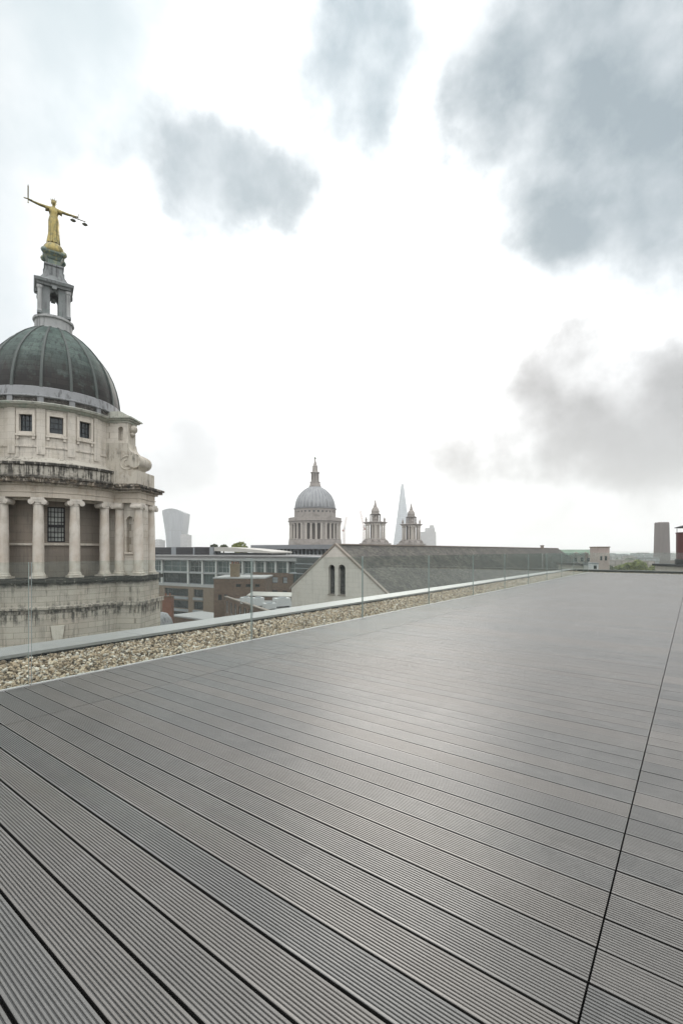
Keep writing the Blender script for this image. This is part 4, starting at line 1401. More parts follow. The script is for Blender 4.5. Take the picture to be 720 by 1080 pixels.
wd = Vector((-9.4, 17.5, 0)).normalized()
wp0 = Vector((-10.0, 60.0, 0)) - wd * 9
wfn = plane_map(wp0 + wd * 28.7, wp0)
wing = thing('brick_wing', 'low brown brick wing with rows of narrow windows and a pale flat roof', 'brick building', wfn(14, GROUND, 4))
WZ = -6.4
wl = []
for k_ in range(11):
    u = .8 + k_ * 2.5
    for z in (-8.9, -12.2): wl.append((u, u + 1.1, z, z + 1.9))
mb = MB()
mb.wall(wfn, [0, wfn.len], [GROUND, WZ], wl, .25)
mb.face([wfn(wfn.len, GROUND, 0), wfn(wfn.len, GROUND, 8), wfn(wfn.len, WZ, 8), wfn(wfn.len, WZ, 0)])
mb.build('wall', m_bk_brown, wing)
m_flat = surf('pale_flat_roof', (.20, .20, .195), .85, .2, .5, dirt=(.18, .17, .16), dirt_amt=.6)
wm = lambda u, d, z: wfn(u, z, d)
mb = MB(); mb.mbox(wm, .5, wfn.len - .2, .4, 8, WZ - .6, WZ - .35); mb.build('roof', m_flat, wing)
mb = MB(); mb.mbox(wm, -.05, wfn.len + .05, -.1, .35, WZ + .002, WZ + .14); mb.build('parapet_cap', m_rake, wing)
windows(wing, wfn, wl, .25, m_frame_lt, m_off_dark, .06, 1, 2)
m_unit = surf('white_plant', (.46, .47, .47), .5, .06, .8)
def roof_unit(px, py, Y, w, h, d, label):
    p_ = at(px, py, Y)
    g_ = thing('roof_plant', label, 'air handler', (p_.x, p_.y, WZ - .35), R_(28), 'plant units on the wing roof')
    mb = MB(); mb.box(-w / 2, w / 2, -d / 2, d / 2, .2, h); mb.build('casing', m_unit, g_, local=True)
    mb = MB(); mb.revolve([(w * .3, h), (w * .3, h + .1), (w * .26, h + .1)], 16, capt=True); mb.build('fan_cowl', m_grey, g_, local=True)
    mb = MB()
    for sx in (-1, 1): mb.box(sx * w * .4 - .05, sx * w * .4 + .05, -d / 2, d / 2, 0, .199)
    mb.build('skid', m_grey, g_, local=True)
roof_unit(259, 634, 69, 1.3, 1.1, 1.2, 'small white roof plant unit beside the wing parapet')
roof_unit(272, 634, 66.5, 1.5, 1.3, 1.3, 'middle white roof plant unit in the row on the brick wing')
roof_unit(284, 637, 63, 1.6, .9, 1.2, 'low white roof plant unit nearest the terrace on the brick wing')
roof_unit(297, 636, 66, 2.2, 1.3, 1.6, 'largest white roof plant unit on the brick wing, next to the gable')
p_ = at(290, 627, 76)
sk = thing('rooflight', 'long pale sloping rooflight along the back of the brick wing', 'rooflight', (p_.x, p_.y, WZ - .35), R_(-14))
mb = MB(); mb.box(-4.4, 4.0, -1.0, 1.0, 0, .6); mb.build('kerb', m_bk_brown, sk, local=True)
mb = MB(); mb.hexa([(-4.5, -1.1, .602), (4.1, -1.1, .602), (4.1, 1.1, .602), (-4.5, 1.1, .602), (-4.5, -1.1, .72), (4.1, -1.1, .72), (4.1, 1.1, 1.15), (-4.5, 1.1, 1.15)]); mb.build('glazing', m_pale_roof, sk, local=True)

# small red brick stack and lead dome by the tower
p_ = at(177.5, 640, 90)
rs = thing('brick_stack', 'small red brick stack with stone cap beside the columned tower', 'chimney', (p_.x, p_.y, GROUND))
mb = MB(); mb.box(p_.x - .85, p_.x + .85, p_.y - .7, p_.y + .7, GROUND, zpx(629.3, 90)); mb.build('stack', m_bk_red, rs)
mb = MB(); mb.box(p_.x - .98, p_.x + .98, p_.y - .83, p_.y + .83, zpx(629.3, 90) + .002, zpx(628.2, 90)); mb.build('cap', m_bk_brown, rs)
for dx_ in (-.45, .35):
    mb = MB(); mb.revolve([(.17, zpx(628.2, 90)), (.14, zpx(628.2, 90) + .5)], 10, p_.x + dx_, p_.y, capt=True); mb.build('chimney_pot', m_bk_red, rs)
p_ = at(171, 660, 62)
tur = thing('lead_cupola', 'small grey lead cupola behind the parapet at the foot of the tower', 'cupola', (p_.x, p_.y, GROUND))
zt = zpx(645.5, 62)
mb = MB(); mb.revolve([(1.5, zt - 2.4), (1.42, zt - 1.6), (1.15, zt - .8), (.7, zt - .2), (.15, zt)], 20, p_.x, p_.y, capt=True); mb.build('lead_roof', m_lead, tur, smooth=True)
mb = MB(); mb.revolve([(1.4, GROUND), (1.4, zt - 2.6), (1.65, zt - 2.5), (1.65, zt - 2.39), (1.5, zt - 2.385)], 20, p_.x, p_.y); mb.build('turret_wall', m_bk_brown, tur)
lb = plane_map(at(182, 650, 96), at(228, 650, 88))
lowb = thing('low_rooftop', 'low flat roofed brick building between the brick stack and the brick block', 'brick building', lb(4, GROUND, 4))
mb = MB(); mb.mbox(lambda u, d, z: lb(u, z, d), 0, lb.len, 0, 7, GROUND, zpx(653, 92)); mb.build('wall', m_bk_brown, lowb)
mb = MB(); mb.mbox(lambda u, d, z: lb(u, z, d), -.2, lb.len + .2, -.2, 7.2, zpx(652.98, 92), zpx(651.4, 92)); mb.build('roof_edge', m_conc, lowb)

# ------------------------------------------------------------------ cathedral
CY = 370.0
cx_, cy_ = (332.2 - CX) / F * CY, CY
zc_ = lambda py: zpx(py, CY)
T1 = Vector(((395.6 - CX) / F * 300, 300, 0))
T2 = Vector(((433.4 - CX) / F * 323, 323, 0))
cath = thing('cathedral', 'domed cathedral with lead dome, columned drum and twin west towers on the skyline', 'cathedral', (cx_, cy_, GROUND))
m_cs = surf('cathedral_stone', (.275, .25, .228), .85, .12, .12, streak=.4, dirt=(.16, .14, .125), dirt_amt=.7)
m_cs_lt = surf('cathedral_column_stone', (.40, .365, .325), .85, .1, .2)
m_cs_dk = surf('cathedral_shaded_stone', (.10, .085, .075), .9, .15, .15)  # darkened stone, paints the shade between columns and in tower openings
m_clead, t, b = new_mat('cathedral_lead')
P = t.n('ShaderNodeTexCoord').outputs['Object']
n1 = t.noise(t.stretch(P, (1, 1, .15)), .5, 4, .6)
c = t.mix(t.ramp(n1, .4, .65), (.17, .177, .187, 1), (.255, .263, .272, 1))
zz = t.sep(P)[2]
c = t.mix(t.math('MULTIPLY', t.ramp(t.math('ADD', zz, t.math('MULTIPLY', n1, 9)), 46, 40), .5), c, (.10, .10, .105, 1))
t.link(c, b.inputs['Base Color'])
b.inputs['Roughness'].default_value = .5
def cb(mb, name, mat, par=None, **k): return mb.build(name, mat, par or cath, **k)
mb = MB()
mb.revolve([(20.9, GROUND), (20.9, zc_(573)), (20.7, zc_(569.4)), (18.6, zc_(569.2))], 64, cx_, cy_)
cb(mb, 'drum_base', m_cs)
mb = MB(); mb.revolve([(17.2, zc_(569.3)), (17.2, zc_(552))], 64, cx_, cy_); cb(mb, 'drum_wall', m_cs_dk)
zb, zt = zc_(569.1), zc_(552.9)
mb = MB(); mb.box(-.9, .9, -.9, .9, 0, .6); mb.revolve([(.78, .6), (.74, 6), (.64, 11.0), (.9, 11.4), (.9, zt - zb)], 12)
c0 = None
for k_ in range(32):
    a = 2 * PI * (k_ + .5) / 32
    loc = (19.6 * math.cos(a), 19.6 * math.sin(a), zb - GROUND)
    if c0 is None:
        c0 = mb.build('column', m_cs_lt, cath, local=True, smooth=30)
        o = c0
    else: o = twin(c0, cath)
    o.location = loc
    o.rotation_euler = (0, 0, a)
    if k_ % 4 == 1:                       # every fourth bay is walled
        mb2 = MB()
        a2 = 2 * PI * (k_ + 1.0) / 32
        fr_ = lambda r, tt, z, a2=a2: Vector((cx_ + r * math.cos(a2) - tt * math.sin(a2), cy_ + r * math.sin(a2) + tt * math.cos(a2), z))
        mb2.mbox(fr_, 17, 19.7, -1.25, 1.25, zb, zt - .02)
        cb(mb2, 'buttress', m_cs)
mb = MB()
mb.revolve([(17.0, zt), (20.5, zt), (20.6, zc_(551)), (21.4, zc_(550.6)), (21.5, zc_(550)), (20.9, zc_(549.8)), (20.9, zc_(546.8)), (20.4, zc_(546.7)), (20.4, zc_(549)), (17, zc_(549))], 64, cx_, cy_)
cb(mb, 'balcony', m_cs)
mb = MB()
am = lambda a, z, d: Vector((cx_ + (16.4 - d) * math.sin(R_(a)), cy_ - (16.4 - d) * math.cos(R_(a)), z))
ops_ = [(c - 2.3, c + 2.3, zc_(541.6), zc_(539.6)) for c in range(-84, 90, 12)]
mb.wall(am, list(range(-180, 181, 6)), [zc_(549), zc_(537.6)], ops_, .8, back=False)
cb(mb, 'attic_wall', m_cs)
w0 = None
for o_ in ops_:
    mb = MB(); mb.face([am(o_[0], o_[2], .7), am(o_[1], o_[2], .7), am(o_[1], o_[3], .7), am(o_[0], o_[3], .7)]); cb(mb, 'attic_window', m_dark_glass)
mb = MB(); mb.revolve([(16.4, zc_(537.7)), (17.0, zc_(537.3)), (17.0, zc_(536.6)), (15.9, zc_(536.2))], 64, cx_, cy_); cb(mb, 'attic_cornice', m_clead)
cdp = [(15.7, 535.9), (15.55, 533), (15.1, 530), (14.2, 526.6), (12.6, 522.6), (10.6, 519.4), (8.2, 516.6), (5.8, 514.6), (4.2, 513.6)]
mb = MB(); mb.revolve([(r, zc_(y)) for r, y in cdp], 64, cx_, cy_); cdome = cb(mb, 'dome', m_clead, smooth=True)
mb = MB()
for (r0, y0), (r1, y1) in zip(cdp, cdp[1:]):
    w0_, w1_ = .1 + .42 * r0 / 16, .1 + .42 * r1 / 16
    z0, z1 = zc_(y0), zc_(y1)
    mb.hexa([(r0 - .3, -w0_, z0), (r0 + .42, -w0_ * .6, z0), (r0 + .42, w0_ * .6, z0), (r0 - .3, w0_, z0), (r1 - .3, -w1_, z1), (r1 + .42, -w1_ * .6, z1), (r1 + .42, w1_ * .6, z1), (r1 - .3, w1_, z1)])
m_crib = surf('cathedral_rib_lead', (.29, .297, .305), .5, .1, .3, bump=0)
rib0 = mb.build('rib', m_crib, cdome, local=True)
rib0.location = (cx_, cy_, 0)
for k_ in range(1, 32):
    twin(rib0, cdome, rotz=2 * PI * k_ / 32)
mb = MB()
mb.revolve([(4.9, zc_(513.9)), (4.9, zc_(512.6)), (4.4, zc_(512.2)), (4.0, zc_(509.6)), (4.3, zc_(509)), (4.3, zc_(508.4)), (2.6, zc_(508.2))], 24, cx_, cy_, capb=True)
mb.revolve([(2.5, zc_(508.3)), (2.5, zc_(498.9))], 16, cx_, cy_)
for k_ in range(8):
    a = PI / 8 + 2 * PI * k_ / 8
    px_, py_ = cx_ + 3.0 * math.cos(a), cy_ + 3.0 * math.sin(a)
    mb.revolve([(.42, zc_(508.3)), (.36, zc_(499.4))], 8, px_, py_)
mb.revolve([(2.4, zc_(499.4)), (3.6, zc_(499.2)), (3.8, zc_(498.2)), (2.9, zc_(497.6)), (2.3, zc_(497.2)), (2.1, zc_(492.6)), (2.3, zc_(492.2)), (1.9, zc_(491.4)), (1.35, zc_(489.4)), (.75, zc_(486.6)), (.5, zc_(484.2))], 20, cx_, cy_, capt=True)
clan = cb(mb, 'lantern', m_cs)
mb = MB(); mb.ball((cx_, cy_, zc_(483.2)), .95, 14, 9)
mb.box(cx_ - .14, cx_ + .14, cy_ - .14, cy_ + .14, zc_(482.4), zc_(478.3)); mb.box(cx_ - 1.0, cx_ + 1.0, cy_ - .13, cy_ + .13, zc_(480.2), zc_(479.8))
cb(mb, 'ball_and_cross', m_green, clan)
# nave and transepts
nd = ((T1 + T2) / 2 - Vector((cx_, cy_, 0)))
NL = nd.length
nd.normalize()
nw = Vector((-nd.y, nd.x, 0))
nfn = lambda a, w, z: Vector((cx_, cy_, 0)) + nd * a + nw * w + Vector((0, 0, z))
mb = MB(); mb.mbox(nfn, -55, NL + 2, -14, 14, GROUND, -6); mb.mbox(nfn, -16, 16, -34, 34, GROUND, -5.9); cb(mb, 'nave', m_cs)
mb = MB(); mb.prism(lambda w, z, a: nfn(a, w, z), [(-14.5, -5.99), (14.5, -5.99), (0, -2.5)], -55, NL - 2); cb(mb, 'nave_roof', m_clead)
for T, Y, sgn in ((T1, 300, -1), (T2, 323, 1)):
    k_ = 1.0
    z5 = lambda py: CAMZ + (HY - py) / F * 300          # both towers have the same true heights
    tf = lambda a, w, z, T=T: T + nd * a + nw * w + Vector((0, 0, z))
    mb = MB()
    mb.mbox(tf, -6.6, 6.6, -6.6, 6.6, GROUND, z5(574.4))
    mb.mbox(tf, -7.2, 7.2, -7.2, 7.2, z5(574.38), z5(573))
    tower = cb(mb, 'tower', m_cs)
    rot_ = math.atan2(nd.y, nd.x)
    sq = lambda prof: mb.revolve([(r * math.sqrt(2), z5(y)) for r, y in prof], 4, T.x, T.y, PI / 4 + rot_, PI / 4 + rot_ + 2 * PI, True, True)
    mb = MB()
    sq([(6.3, 573.02), (6.0, 571.4), (5.2, 569.8), (4.75, 568.8)])
    for q in range(4):
        a = rot_ + q * PI / 2
        e_ = Vector((math.cos(a), math.sin(a), 0))
        f_ = Vector((-e_.y, e_.x, 0))
        fn = lambda aa, zz_, h, e_=e_, f_=f_: T + e_ * (6.05 + h) + f_ * aa + Vector((0, 0, zz_))
        for s in (-1, 1): mb.torus(fn, s * 3.6, z5(571.6), 1.1, .35, 16, 6)
    cb(mb, 'clock_stage', m_cs, tower)
    mb = MB()
    mb.revolve([(3.2, z5(568.9)), (3.2, z5(552.6))], 16, T.x, T.y)
    cb(mb, 'core', m_cs_dk, tower)
    mb = MB(); mb.box(-.75, .75, -.75, .75, 0, .5); mb.revolve([(.62, .5), (.56, 6), (.5, 8.6), (.75, 9.0), (.75, z5(552.6) - z5(568.8))], 10)
    cc = None
    for q in range(4):
        for (rr, tt) in ((4.4, -3.7), (4.4, -1.6), (4.4, 1.6), (4.4, 3.7)):
            a = rot_ + q * PI / 2
            loc = (T.x + rr * math.cos(a) - tt * math.sin(a), T.y + rr * math.sin(a) + tt * math.cos(a), z5(568.8))
            if cc is None:
                cc = mb.build('column', m_cs_lt, tower, local=True, smooth=30)
                o = cc
            else: o = twin(cc, tower)
            o.location = loc
            o.rotation_euler = (0, 0, a)
    mb = MB()
    sq([(4.9, 552.62), (5.0, 551.6), (5.6, 551.2), (5.6, 550.5), (4.6, 550.2)])
    cb(mb, 'cornice', m_cs, tower)
    mb = MB()
    mb.revolve([(2.3, z5(550.4)), (2.3, z5(543)), (3.0, z5(542.6)), (3.0, z5(541.8)), (2.5, z5(541.4)), (2.5, z5(540.2)), (2.7, z5(539.8)), (2.35, z5(537.6)), (1.9, z5(536)), (1.15, z5(534.6)), (1.2, z5(533.6)), (.8, z5(532.2)), (.42, z5(529.2)), (.5, z5(528.6)), (.12, z5(527.4)), (.10, z5(525))], 16, T.x, T.y, capt=True)
    for q in range(8):
        a = rot_ + PI / 8 + q * PI / 4
        px_, py_ = T.x + 3.3 * math.cos(a), T.y + 3.3 * math.sin(a)
        mb.revolve([(.42, z5(550.4)), (.36, z5(543.6)), (.5, z5(543.2))], 8, px_, py_, capt=True)
        mb.revolve([(2.2, z5(543.2)), (3.7, z5(543.1)), (3.75, z5(542.5)), (2.4, z5(542.2))], 16, T.x, T.y)
    cb(mb, 'lantern', m_cs, tower)
    for q in range(4):
        a = rot_ + PI / 4 + q * PI / 2
        px_, py_ = T.x + 5.9 * math.cos(a), T.y + 5.9 * math.sin(a)
        mb = MB(); mb.revolve([(.8, z5(550.5)), (.5, z5(549.6)), (.75, z5(548.2)), (.5, z5(546.8)), (.12, z5(545)), (.05, z5(543.8))], 10, px_, py_, capt=True)
        cb(mb, 'urn', m_cs, tower)

# ------------------------------------------------------------------ far towers
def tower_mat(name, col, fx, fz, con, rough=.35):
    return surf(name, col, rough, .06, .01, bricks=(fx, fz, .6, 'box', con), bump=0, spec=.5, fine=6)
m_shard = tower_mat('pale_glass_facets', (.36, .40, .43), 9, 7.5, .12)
SY = 1840.0
sx_ = (424.2 - CX) / F * SY
sh = thing('spire_tower', 'very tall tapering glass spire fading in haze between the two west towers', 'skyscraper', (sx_, SY, GROUND))
mb = MB()
hb = 34.0
hz1 = zpx(512, SY)
for i, (ang, hh) in enumerate(((0, 10), (90, -4), (180, 14), (270, 2))):
    a = R_(ang + 24)
    e_, f_ = Vector((math.cos(a), math.sin(a), 0)), Vector((-math.sin(a), math.cos(a), 0))
    c_ = Vector((sx_, SY, 0))
    q0, q1 = c_ + e_ * hb * .93 - f_ * hb * .93, c_ + e_ * hb * .93 + f_ * hb * .93
    t0, t1 = c_ + e_ * 3.4 - f_ * 3.0, c_ + e_ * 3.4 + f_ * 2.6
    ui, uj = e_ * -1.2, Vector((0, 0, 0))
    zt = hz1 + hh * .6
    Zg, Zt = Vector((0, 0, GROUND)), Vector((0, 0, zt))
    mb.hexa([q0 + Zg, q1 + Zg, q1 + Zg - e_ * 6, q0 + Zg - e_ * 6, t0 + Zt, t1 + Zt, t1 + Zt - e_ * 1, t0 + Zt - e_ * 1])
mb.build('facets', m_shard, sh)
mb = MB()
for z in range(0, 20):
    zz_ = GROUND + 14 * z
    r = (hb - 4) * (1 - (zz_ - GROUND) / (hz1 + 20 - GROUND))
    mb.revolve([(r * 1.1, zz_), (r * 1.1, zz_ + .8)], 4, sx_, SY, R_(69), R_(69) + 2 * PI, True, True)
mb.build('floor_plates', m_conc, sh)

GY = 1700.0
zg = lambda py: zpx(py, GY)
gx_ = lambda px: (px - CX) / F * GY
hosp = thing('hospital_tower', 'pale blocky tower with stepped top fading in haze right of the west towers', 'tower block', (gx_(452), GY, GROUND))
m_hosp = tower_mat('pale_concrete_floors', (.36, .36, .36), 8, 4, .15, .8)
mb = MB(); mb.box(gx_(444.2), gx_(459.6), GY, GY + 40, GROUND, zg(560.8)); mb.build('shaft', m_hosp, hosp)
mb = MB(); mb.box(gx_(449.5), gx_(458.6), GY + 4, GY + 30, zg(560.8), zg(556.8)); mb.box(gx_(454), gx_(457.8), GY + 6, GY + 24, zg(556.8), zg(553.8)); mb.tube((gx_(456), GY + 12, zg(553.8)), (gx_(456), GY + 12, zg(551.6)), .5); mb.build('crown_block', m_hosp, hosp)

WY = 1350.0
zw = lambda py: zpx(py, WY)
wx = lambda px: (px - CX) / F * WY
walk = thing('curved_tower', 'top heavy curved glass skyscraper with domed crown in the haze', 'skyscraper', (wx(181), WY, GROUND))
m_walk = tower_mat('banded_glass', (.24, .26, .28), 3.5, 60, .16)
m_walk_l = surf('white_fin_side', (.5, .52, .54), .6, .06, .02, bump=0)
rows = [(600, 172.8, 189.8), (576, 173.0, 190.2), (566, 172.4, 191.2), (556, 171.0, 192.4), (547, 169.6, 193.6), (541, 168.6, 194.0)]
mb = MB()
tops = []
for (y0, l0, r0), (y1, l1, r1) in zip(rows, rows[1:]):
    q = []
    for y, l, r in ((y0, l0, r0), (y1, l1, r1)):
        bulge = (r - l) * .10
        m_ = (l + r) / 2
        q.append([Vector((wx(l + 2.6), WY, zw(y))), Vector((wx(m_ + 1), WY - wx(bulge) * 0 - 6, zw(y))), Vector((wx(r), WY, zw(y))), Vector((wx(r), WY + 55, zw(y))), Vector((wx(l + 2.6), WY + 55, zw(y)))])
    for i in range(5):
        mb.face([q[0][i], q[0][(i + 1) % 5], q[1][(i + 1) % 5], q[1][i]])
# domed crown
n_ = 12
crown = []
for i in range(n_ + 1):
    f_ = i / n_
    px_ = 171.2 + (194.0 - 171.2) * f_
    crown.append((px_, 541 - 4.6 * math.sin(PI * min(1, f_ * .82 + .18)) - .2))
for (a, y0), (b_, y1) in zip(crown, crown[1:]):
    mb.face([(wx(a), WY, zw(541)), (wx(b_), WY, zw(541)), (wx(b_), WY, zw(y1)), (wx(a), WY, zw(y0))])
    mb.face([(wx(a), WY, zw(y0)), (wx(b_), WY, zw(y1)), (wx(b_), WY + 55, zw(y1)), (wx(a), WY + 55, zw(y0))])
mb.face([(wx(194), WY, zw(541)), (wx(194), WY + 55, zw(541)), (wx(194), WY + 55, zw(crown[-1][1])), (wx(194), WY, zw(crown[-1][1]))])
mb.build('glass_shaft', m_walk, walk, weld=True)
mb = MB()
for (y0, l0, r0), (y1, l1, r1) in zip(rows, rows[1:]):
    mb.face([(wx(l0), WY + 30, zw(y0)), (wx(l0 + 2.6), WY, zw(y0)), (wx(l1 + 2.6), WY, zw(y1)), (wx(l1), WY + 30, zw(y1))])
mb.face([(wx(168.6), WY + 30, zw(541)), (wx(171.2), WY, zw(541)), (wx(171.2), WY, zw(538.4)), (wx(169.2), WY + 30, zw(538.6))])
mb.build('side_fins', m_walk_l, walk, weld=True)
def slab(name, label, cat, x0, x1, ytop, Y, depth, mat, grp=None, cap=None, steps=()):
    g_ = thing(name, label, cat, ((x0 + x1) / 2 / F * 0 + ((x0 + x1) / 2 - CX) / F * Y, Y, GROUND), 0, grp)
    X_ = lambda px: (px - CX) / F * Y
    mb = MB(); mb.box(X_(x0), X_(x1), Y, Y + depth, GROUND, zpx(ytop, Y)); mb.build('wall', mat, g_)
    for (a, b_, yt) in steps:
        mb = MB(); mb.box(X_(a), X_(b_), Y + 2, Y + depth * .7, zpx(ytop, Y) + .002, zpx(yt, Y)); mb.build('roof_plant', cap or mat, g_)
    return g_
slab('office_tower', 'squat pale office tower tucked against the right foot of the curved skyscraper', 'tower block', 190.4, 197.4, 564, 1300, 40, m_hosp, steps=((191.5, 196, 563.2),))
slab('office_tower', 'low pale office tower half hidden by the stone pavilion, left of the curved skyscraper', 'tower block', 163, 168.4, 569.5, 1250, 40, m_hosp, steps=((164, 167, 568.8),))

m_crane = surf('crane_paint', (.26, .13, .10), .7, .1, .1, bump=0)
def crane(px0, py0, px1, py1, pxm, pym, Y, label):
    a, b_, m_ = at(px0, py0, Y), at(px1, py1, Y), at(pxm, pym, Y)
    g_ = thing('tower_crane', label, 'crane', (a.x, a.y, GROUND), 0, 'construction cranes on the skyline')
    def lattice(mb, p, q, w):
        d = (q - p).normalized()
        s1 = d.orthogonal().normalized() * w
        s2 = d.cross(s1)
        n = max(3, int((q - p).length / (w * 3)))
        for s in (s1 + s2, s1 - s2, -s1 - s2, -s1 + s2): mb.tube(p + s, q + s, w * .22, n=4)
        for i in range(n):
            u0, u1 = p + (q - p) * i / n, p + (q - p) * (i + 1) / n
            mb.tube(u0 + s1 + s2, u1 - s1 + s2, w * .13, n=3)
            mb.tube(u0 - s1 - s2, u1 + s1 - s2, w * .13, n=3)
    mb = MB(); lattice(mb, Vector((b_.x, b_.y, GROUND)), b_, 1.1); mb.build('mast', m_crane, g_)
    mb = MB(); lattice(mb, b_, a, .95); mb.build('jib', m_crane, g_)
    mb = MB(); lattice(mb, b_, m_, .6); mb.box(m_.x - 1.5, m_.x + 1.5, m_.y - 1, m_.y + 1, m_.z - 1.6, m_.z + .6); mb.build('counter_jib', m_crane, g_)
    mb = MB(); mb.box(b_.x + .4, b_.x + 2.2, b_.y - 1, b_.y + 1, b_.z - .6, b_.z + 1.6); mb.build('cab', m_walk_l, g_)
crane(365.4, 545, 362.8, 557.5, 361.8, 559.4, 720, 'thin luffing crane just right of the cathedral dome')
crane(379.6, 538.8, 383.4, 555.0, 384.6, 557.6, 620, 'thin luffing crane leaning left of the west towers')

# ------------------------------------------------------------------ right hand skyline
m_grn_roof = surf('green_copper_roof', (.155, .215, .165), .7, .15, .2, streak=.3)
m_pale_wall = surf('pale_stone_wall', (.38, .35, .31), .85, .1, .2, streak=.2)
gr0, gr1 = at(589, 590, 178), at(629.5, 590, 172)
grf = plane_map(gr0, gr1)
z6 = lambda py: zpx(py, 175)
gro = thing('green_roofed_building', 'pale stone building with long green copper roof behind the slate roof end', 'office block', grf(grf.len / 2, GROUND, 6))
grm = lambda u, d, z: grf(u, z, d)
wl = [(u, u + 1.0, z6(a), z6(b_)) for k_ in range(7) for u in (1.0 + 2.1 * k_,) for a, b_ in ((592.4, 588), (600, 595))]
wl = [w for w in wl if w[1] < grf.len - .3]
mb = MB(); mb.wall(grf, [0, grf.len], [GROUND, z6(585)], wl, .35)
mb.face([grf(grf.len, GROUND, 0), grf(grf.len, GROUND, 12), grf(grf.len, z6(585), 12), grf(grf.len, z6(585), 0)])
mb.build('wall', m_pale_wall, gro)
windows(gro, grf, wl, .3, m_frame_lt, m_off_dark, .07, 1, 2)
mb = MB(); mb.prism(lambda d, z, u: grf(u, z, d), [(-.5, z6(585.2)), (3.2, z6(579.6)), (9, z6(579.6)), (12.5, z6(585.2))], -.3, grf.len + .3); mb.build('roof', m_grn_roof, gro)
for px in (607, 617):
    u = u_of(grf, px)
    mb = MB(); mb.prism(lambda a, z, d: grf(u + a, z, d), [(-1.2, z6(586)), (1.2, z6(586)), (1.2, z6(584)), (0, z6(582)), (-1.2, z6(584))], -.3, 2.5); mb.build('dormer', m_pale_wall, gro)
bt = slab('stair_tower', 'pinkish pale square tower at the right end of the green roofed building', 'tower', 629.8, 642.3, 577.4, 160, 5, surf('pinkish_stone_wall', (.34, .285, .255), .85, .12, .2, streak=.25))
mb = MB(); X_ = lambda px: (px - CX) / F * 160
mb.box(X_(629.4), X_(642.8), 159.8, 165.2, zpx(577.4, 160) + .002, zpx(576.5, 160)); mb.build('coping', m_bk_tan, bt)
for a, b_ in ((632.5, 634.4), (637.4, 639.3)):
    for y0, y1 in ((591, 586.5),):
        mb = MB(); mb.box(X_(a), X_(b_), 159.93, 160.1, zpx(y0, 160), zpx(y1, 160)); w_ = mb.build('window', m_off_dark, bt)
wh = slab('white_penthouse', 'small white rooftop house with one dark window below the pinkish tower', 'house', 624.2, 630.6, 594.6, 135, 5, m_unit, steps=())
X_ = lambda px: (px - CX) / F * 135
mb = MB(); mb.box(X_(623.8), X_(631), 134.8, 140.2, zpx(594.58, 135), zpx(593.6, 135)); mb.build('roof', m_grey, wh)
mb = MB(); mb.box(X_(625.6), X_(628.6), 134.93, 135.2, zpx(600, 135), zpx(596.4, 135)); mb.build('window', m_off_dark, wh)

# tall square brick chimney
TY = 640.0
m_chim, t, b = new_mat('dark_brick_chimney')
P = t.n('ShaderNodeTexCoord').outputs['Object']
n1 = t.noise(t.stretch(P, (.6, .6, .05)), .6, 4, .6)
t.link(t.mix(n1, (.06, .047, .04, 1), (.095, .075, .063, 1)), b.inputs['Base Color'])
b.inputs['Roughness'].default_value = .9
tx = lambda px: (px - CX) / F * TY
tate = thing('brick_chimney', 'tall square tapering brick chimney rising alone near the right edge', 'chimney', (tx(701), TY, GROUND))
hw0, hw1 = (706.4 - 695.2) / 2 / F * TY, (705.9 - 696.4) / 2 / F * TY
cxm = tx(701.0)
mb = MB()
zt = zpx(551.6, TY)
mb.square([(hw0 * 1.02, GROUND), (hw1, zt), (hw1 * .93, zpx(550.6, TY)), (hw1 * .5, zpx(550.4, TY))], cxm, TY + 7)
mb.build('shaft', m_chim, tate)
for k_ in range(3):
    f_ = (-.5, 0, .5)[k_]
    mb = MB()
    y0 = TY + 7
    mb.hexa([(cxm + f_ * hw0 - .45, y0 - hw0 * 1.02 - .25, GROUND), (cxm + f_ * hw0 + .45, y0 - hw0 * 1.02 - .25, GROUND), (cxm + f_ * hw0 + .45, y0 - hw0 * .9, GROUND), (cxm + f_ * hw0 - .45, y0 - hw0 * .9, GROUND),
             (cxm + f_ * hw1 - .45, y0 - hw1 - .25, zt - 3), (cxm + f_ * hw1 + .45, y0 - hw1 - .25, zt - 3), (cxm + f_ * hw1 + .45, y0 - hw1 * .9, zt - 3), (cxm + f_ * hw1 - .45, y0 - hw1 * .9, zt - 3)])
    mb.build('brick_rib', m_chim, tate)
slab('power_station', 'long brown brick hall at the foot of the tall square chimney', 'brick building', 704, 716, 592.2, 655, 50, m_bk_brown, steps=((705, 712, 591),))

# red flue on a neighbouring roof
FY = 46.0
fx_ = (722.2 - CX) / F * FY
pr = thing('plant_room', 'grey rooftop plant room with dark coping under the red flue', 'plant room', (fx_, FY, GROUND))
X_ = lambda px: (px - CX) / F * FY
mb = MB(); mb.box(X_(711.6), X_(760), FY - 1.5, FY + 3, GROUND, zpx(597.6, FY)); mb.build('wall', m_pale_wall, pr)
mb = MB(); mb.box(X_(709.8), X_(762), FY - 1.7, FY + 3.2, zpx(597.58, FY), zpx(595.3, FY)); mb.build('coping', m_frame_dark, pr)
flue = thing('red_flue', 'dark red metal flue with black conical rain cap at the right picture edge', 'flue', (fx_, FY, zpx(595.3, FY)))
m_red = surf('oxide_red_paint', (.075, .028, .026), .35, .2, 1.5, bump=.03, spec=.5)
r_ = (722.2 - 713.6) / F * FY
mb = MB(); mb.revolve([(r_ * 1.08, zpx(595.3, FY)), (r_ * 1.08, zpx(590, FY)), (r_ * .88, zpx(589.6, FY)), (r_ * .88, zpx(588, FY))], 32, fx_, FY); mb.build('base_ring', m_frame_dark, flue, smooth=True)
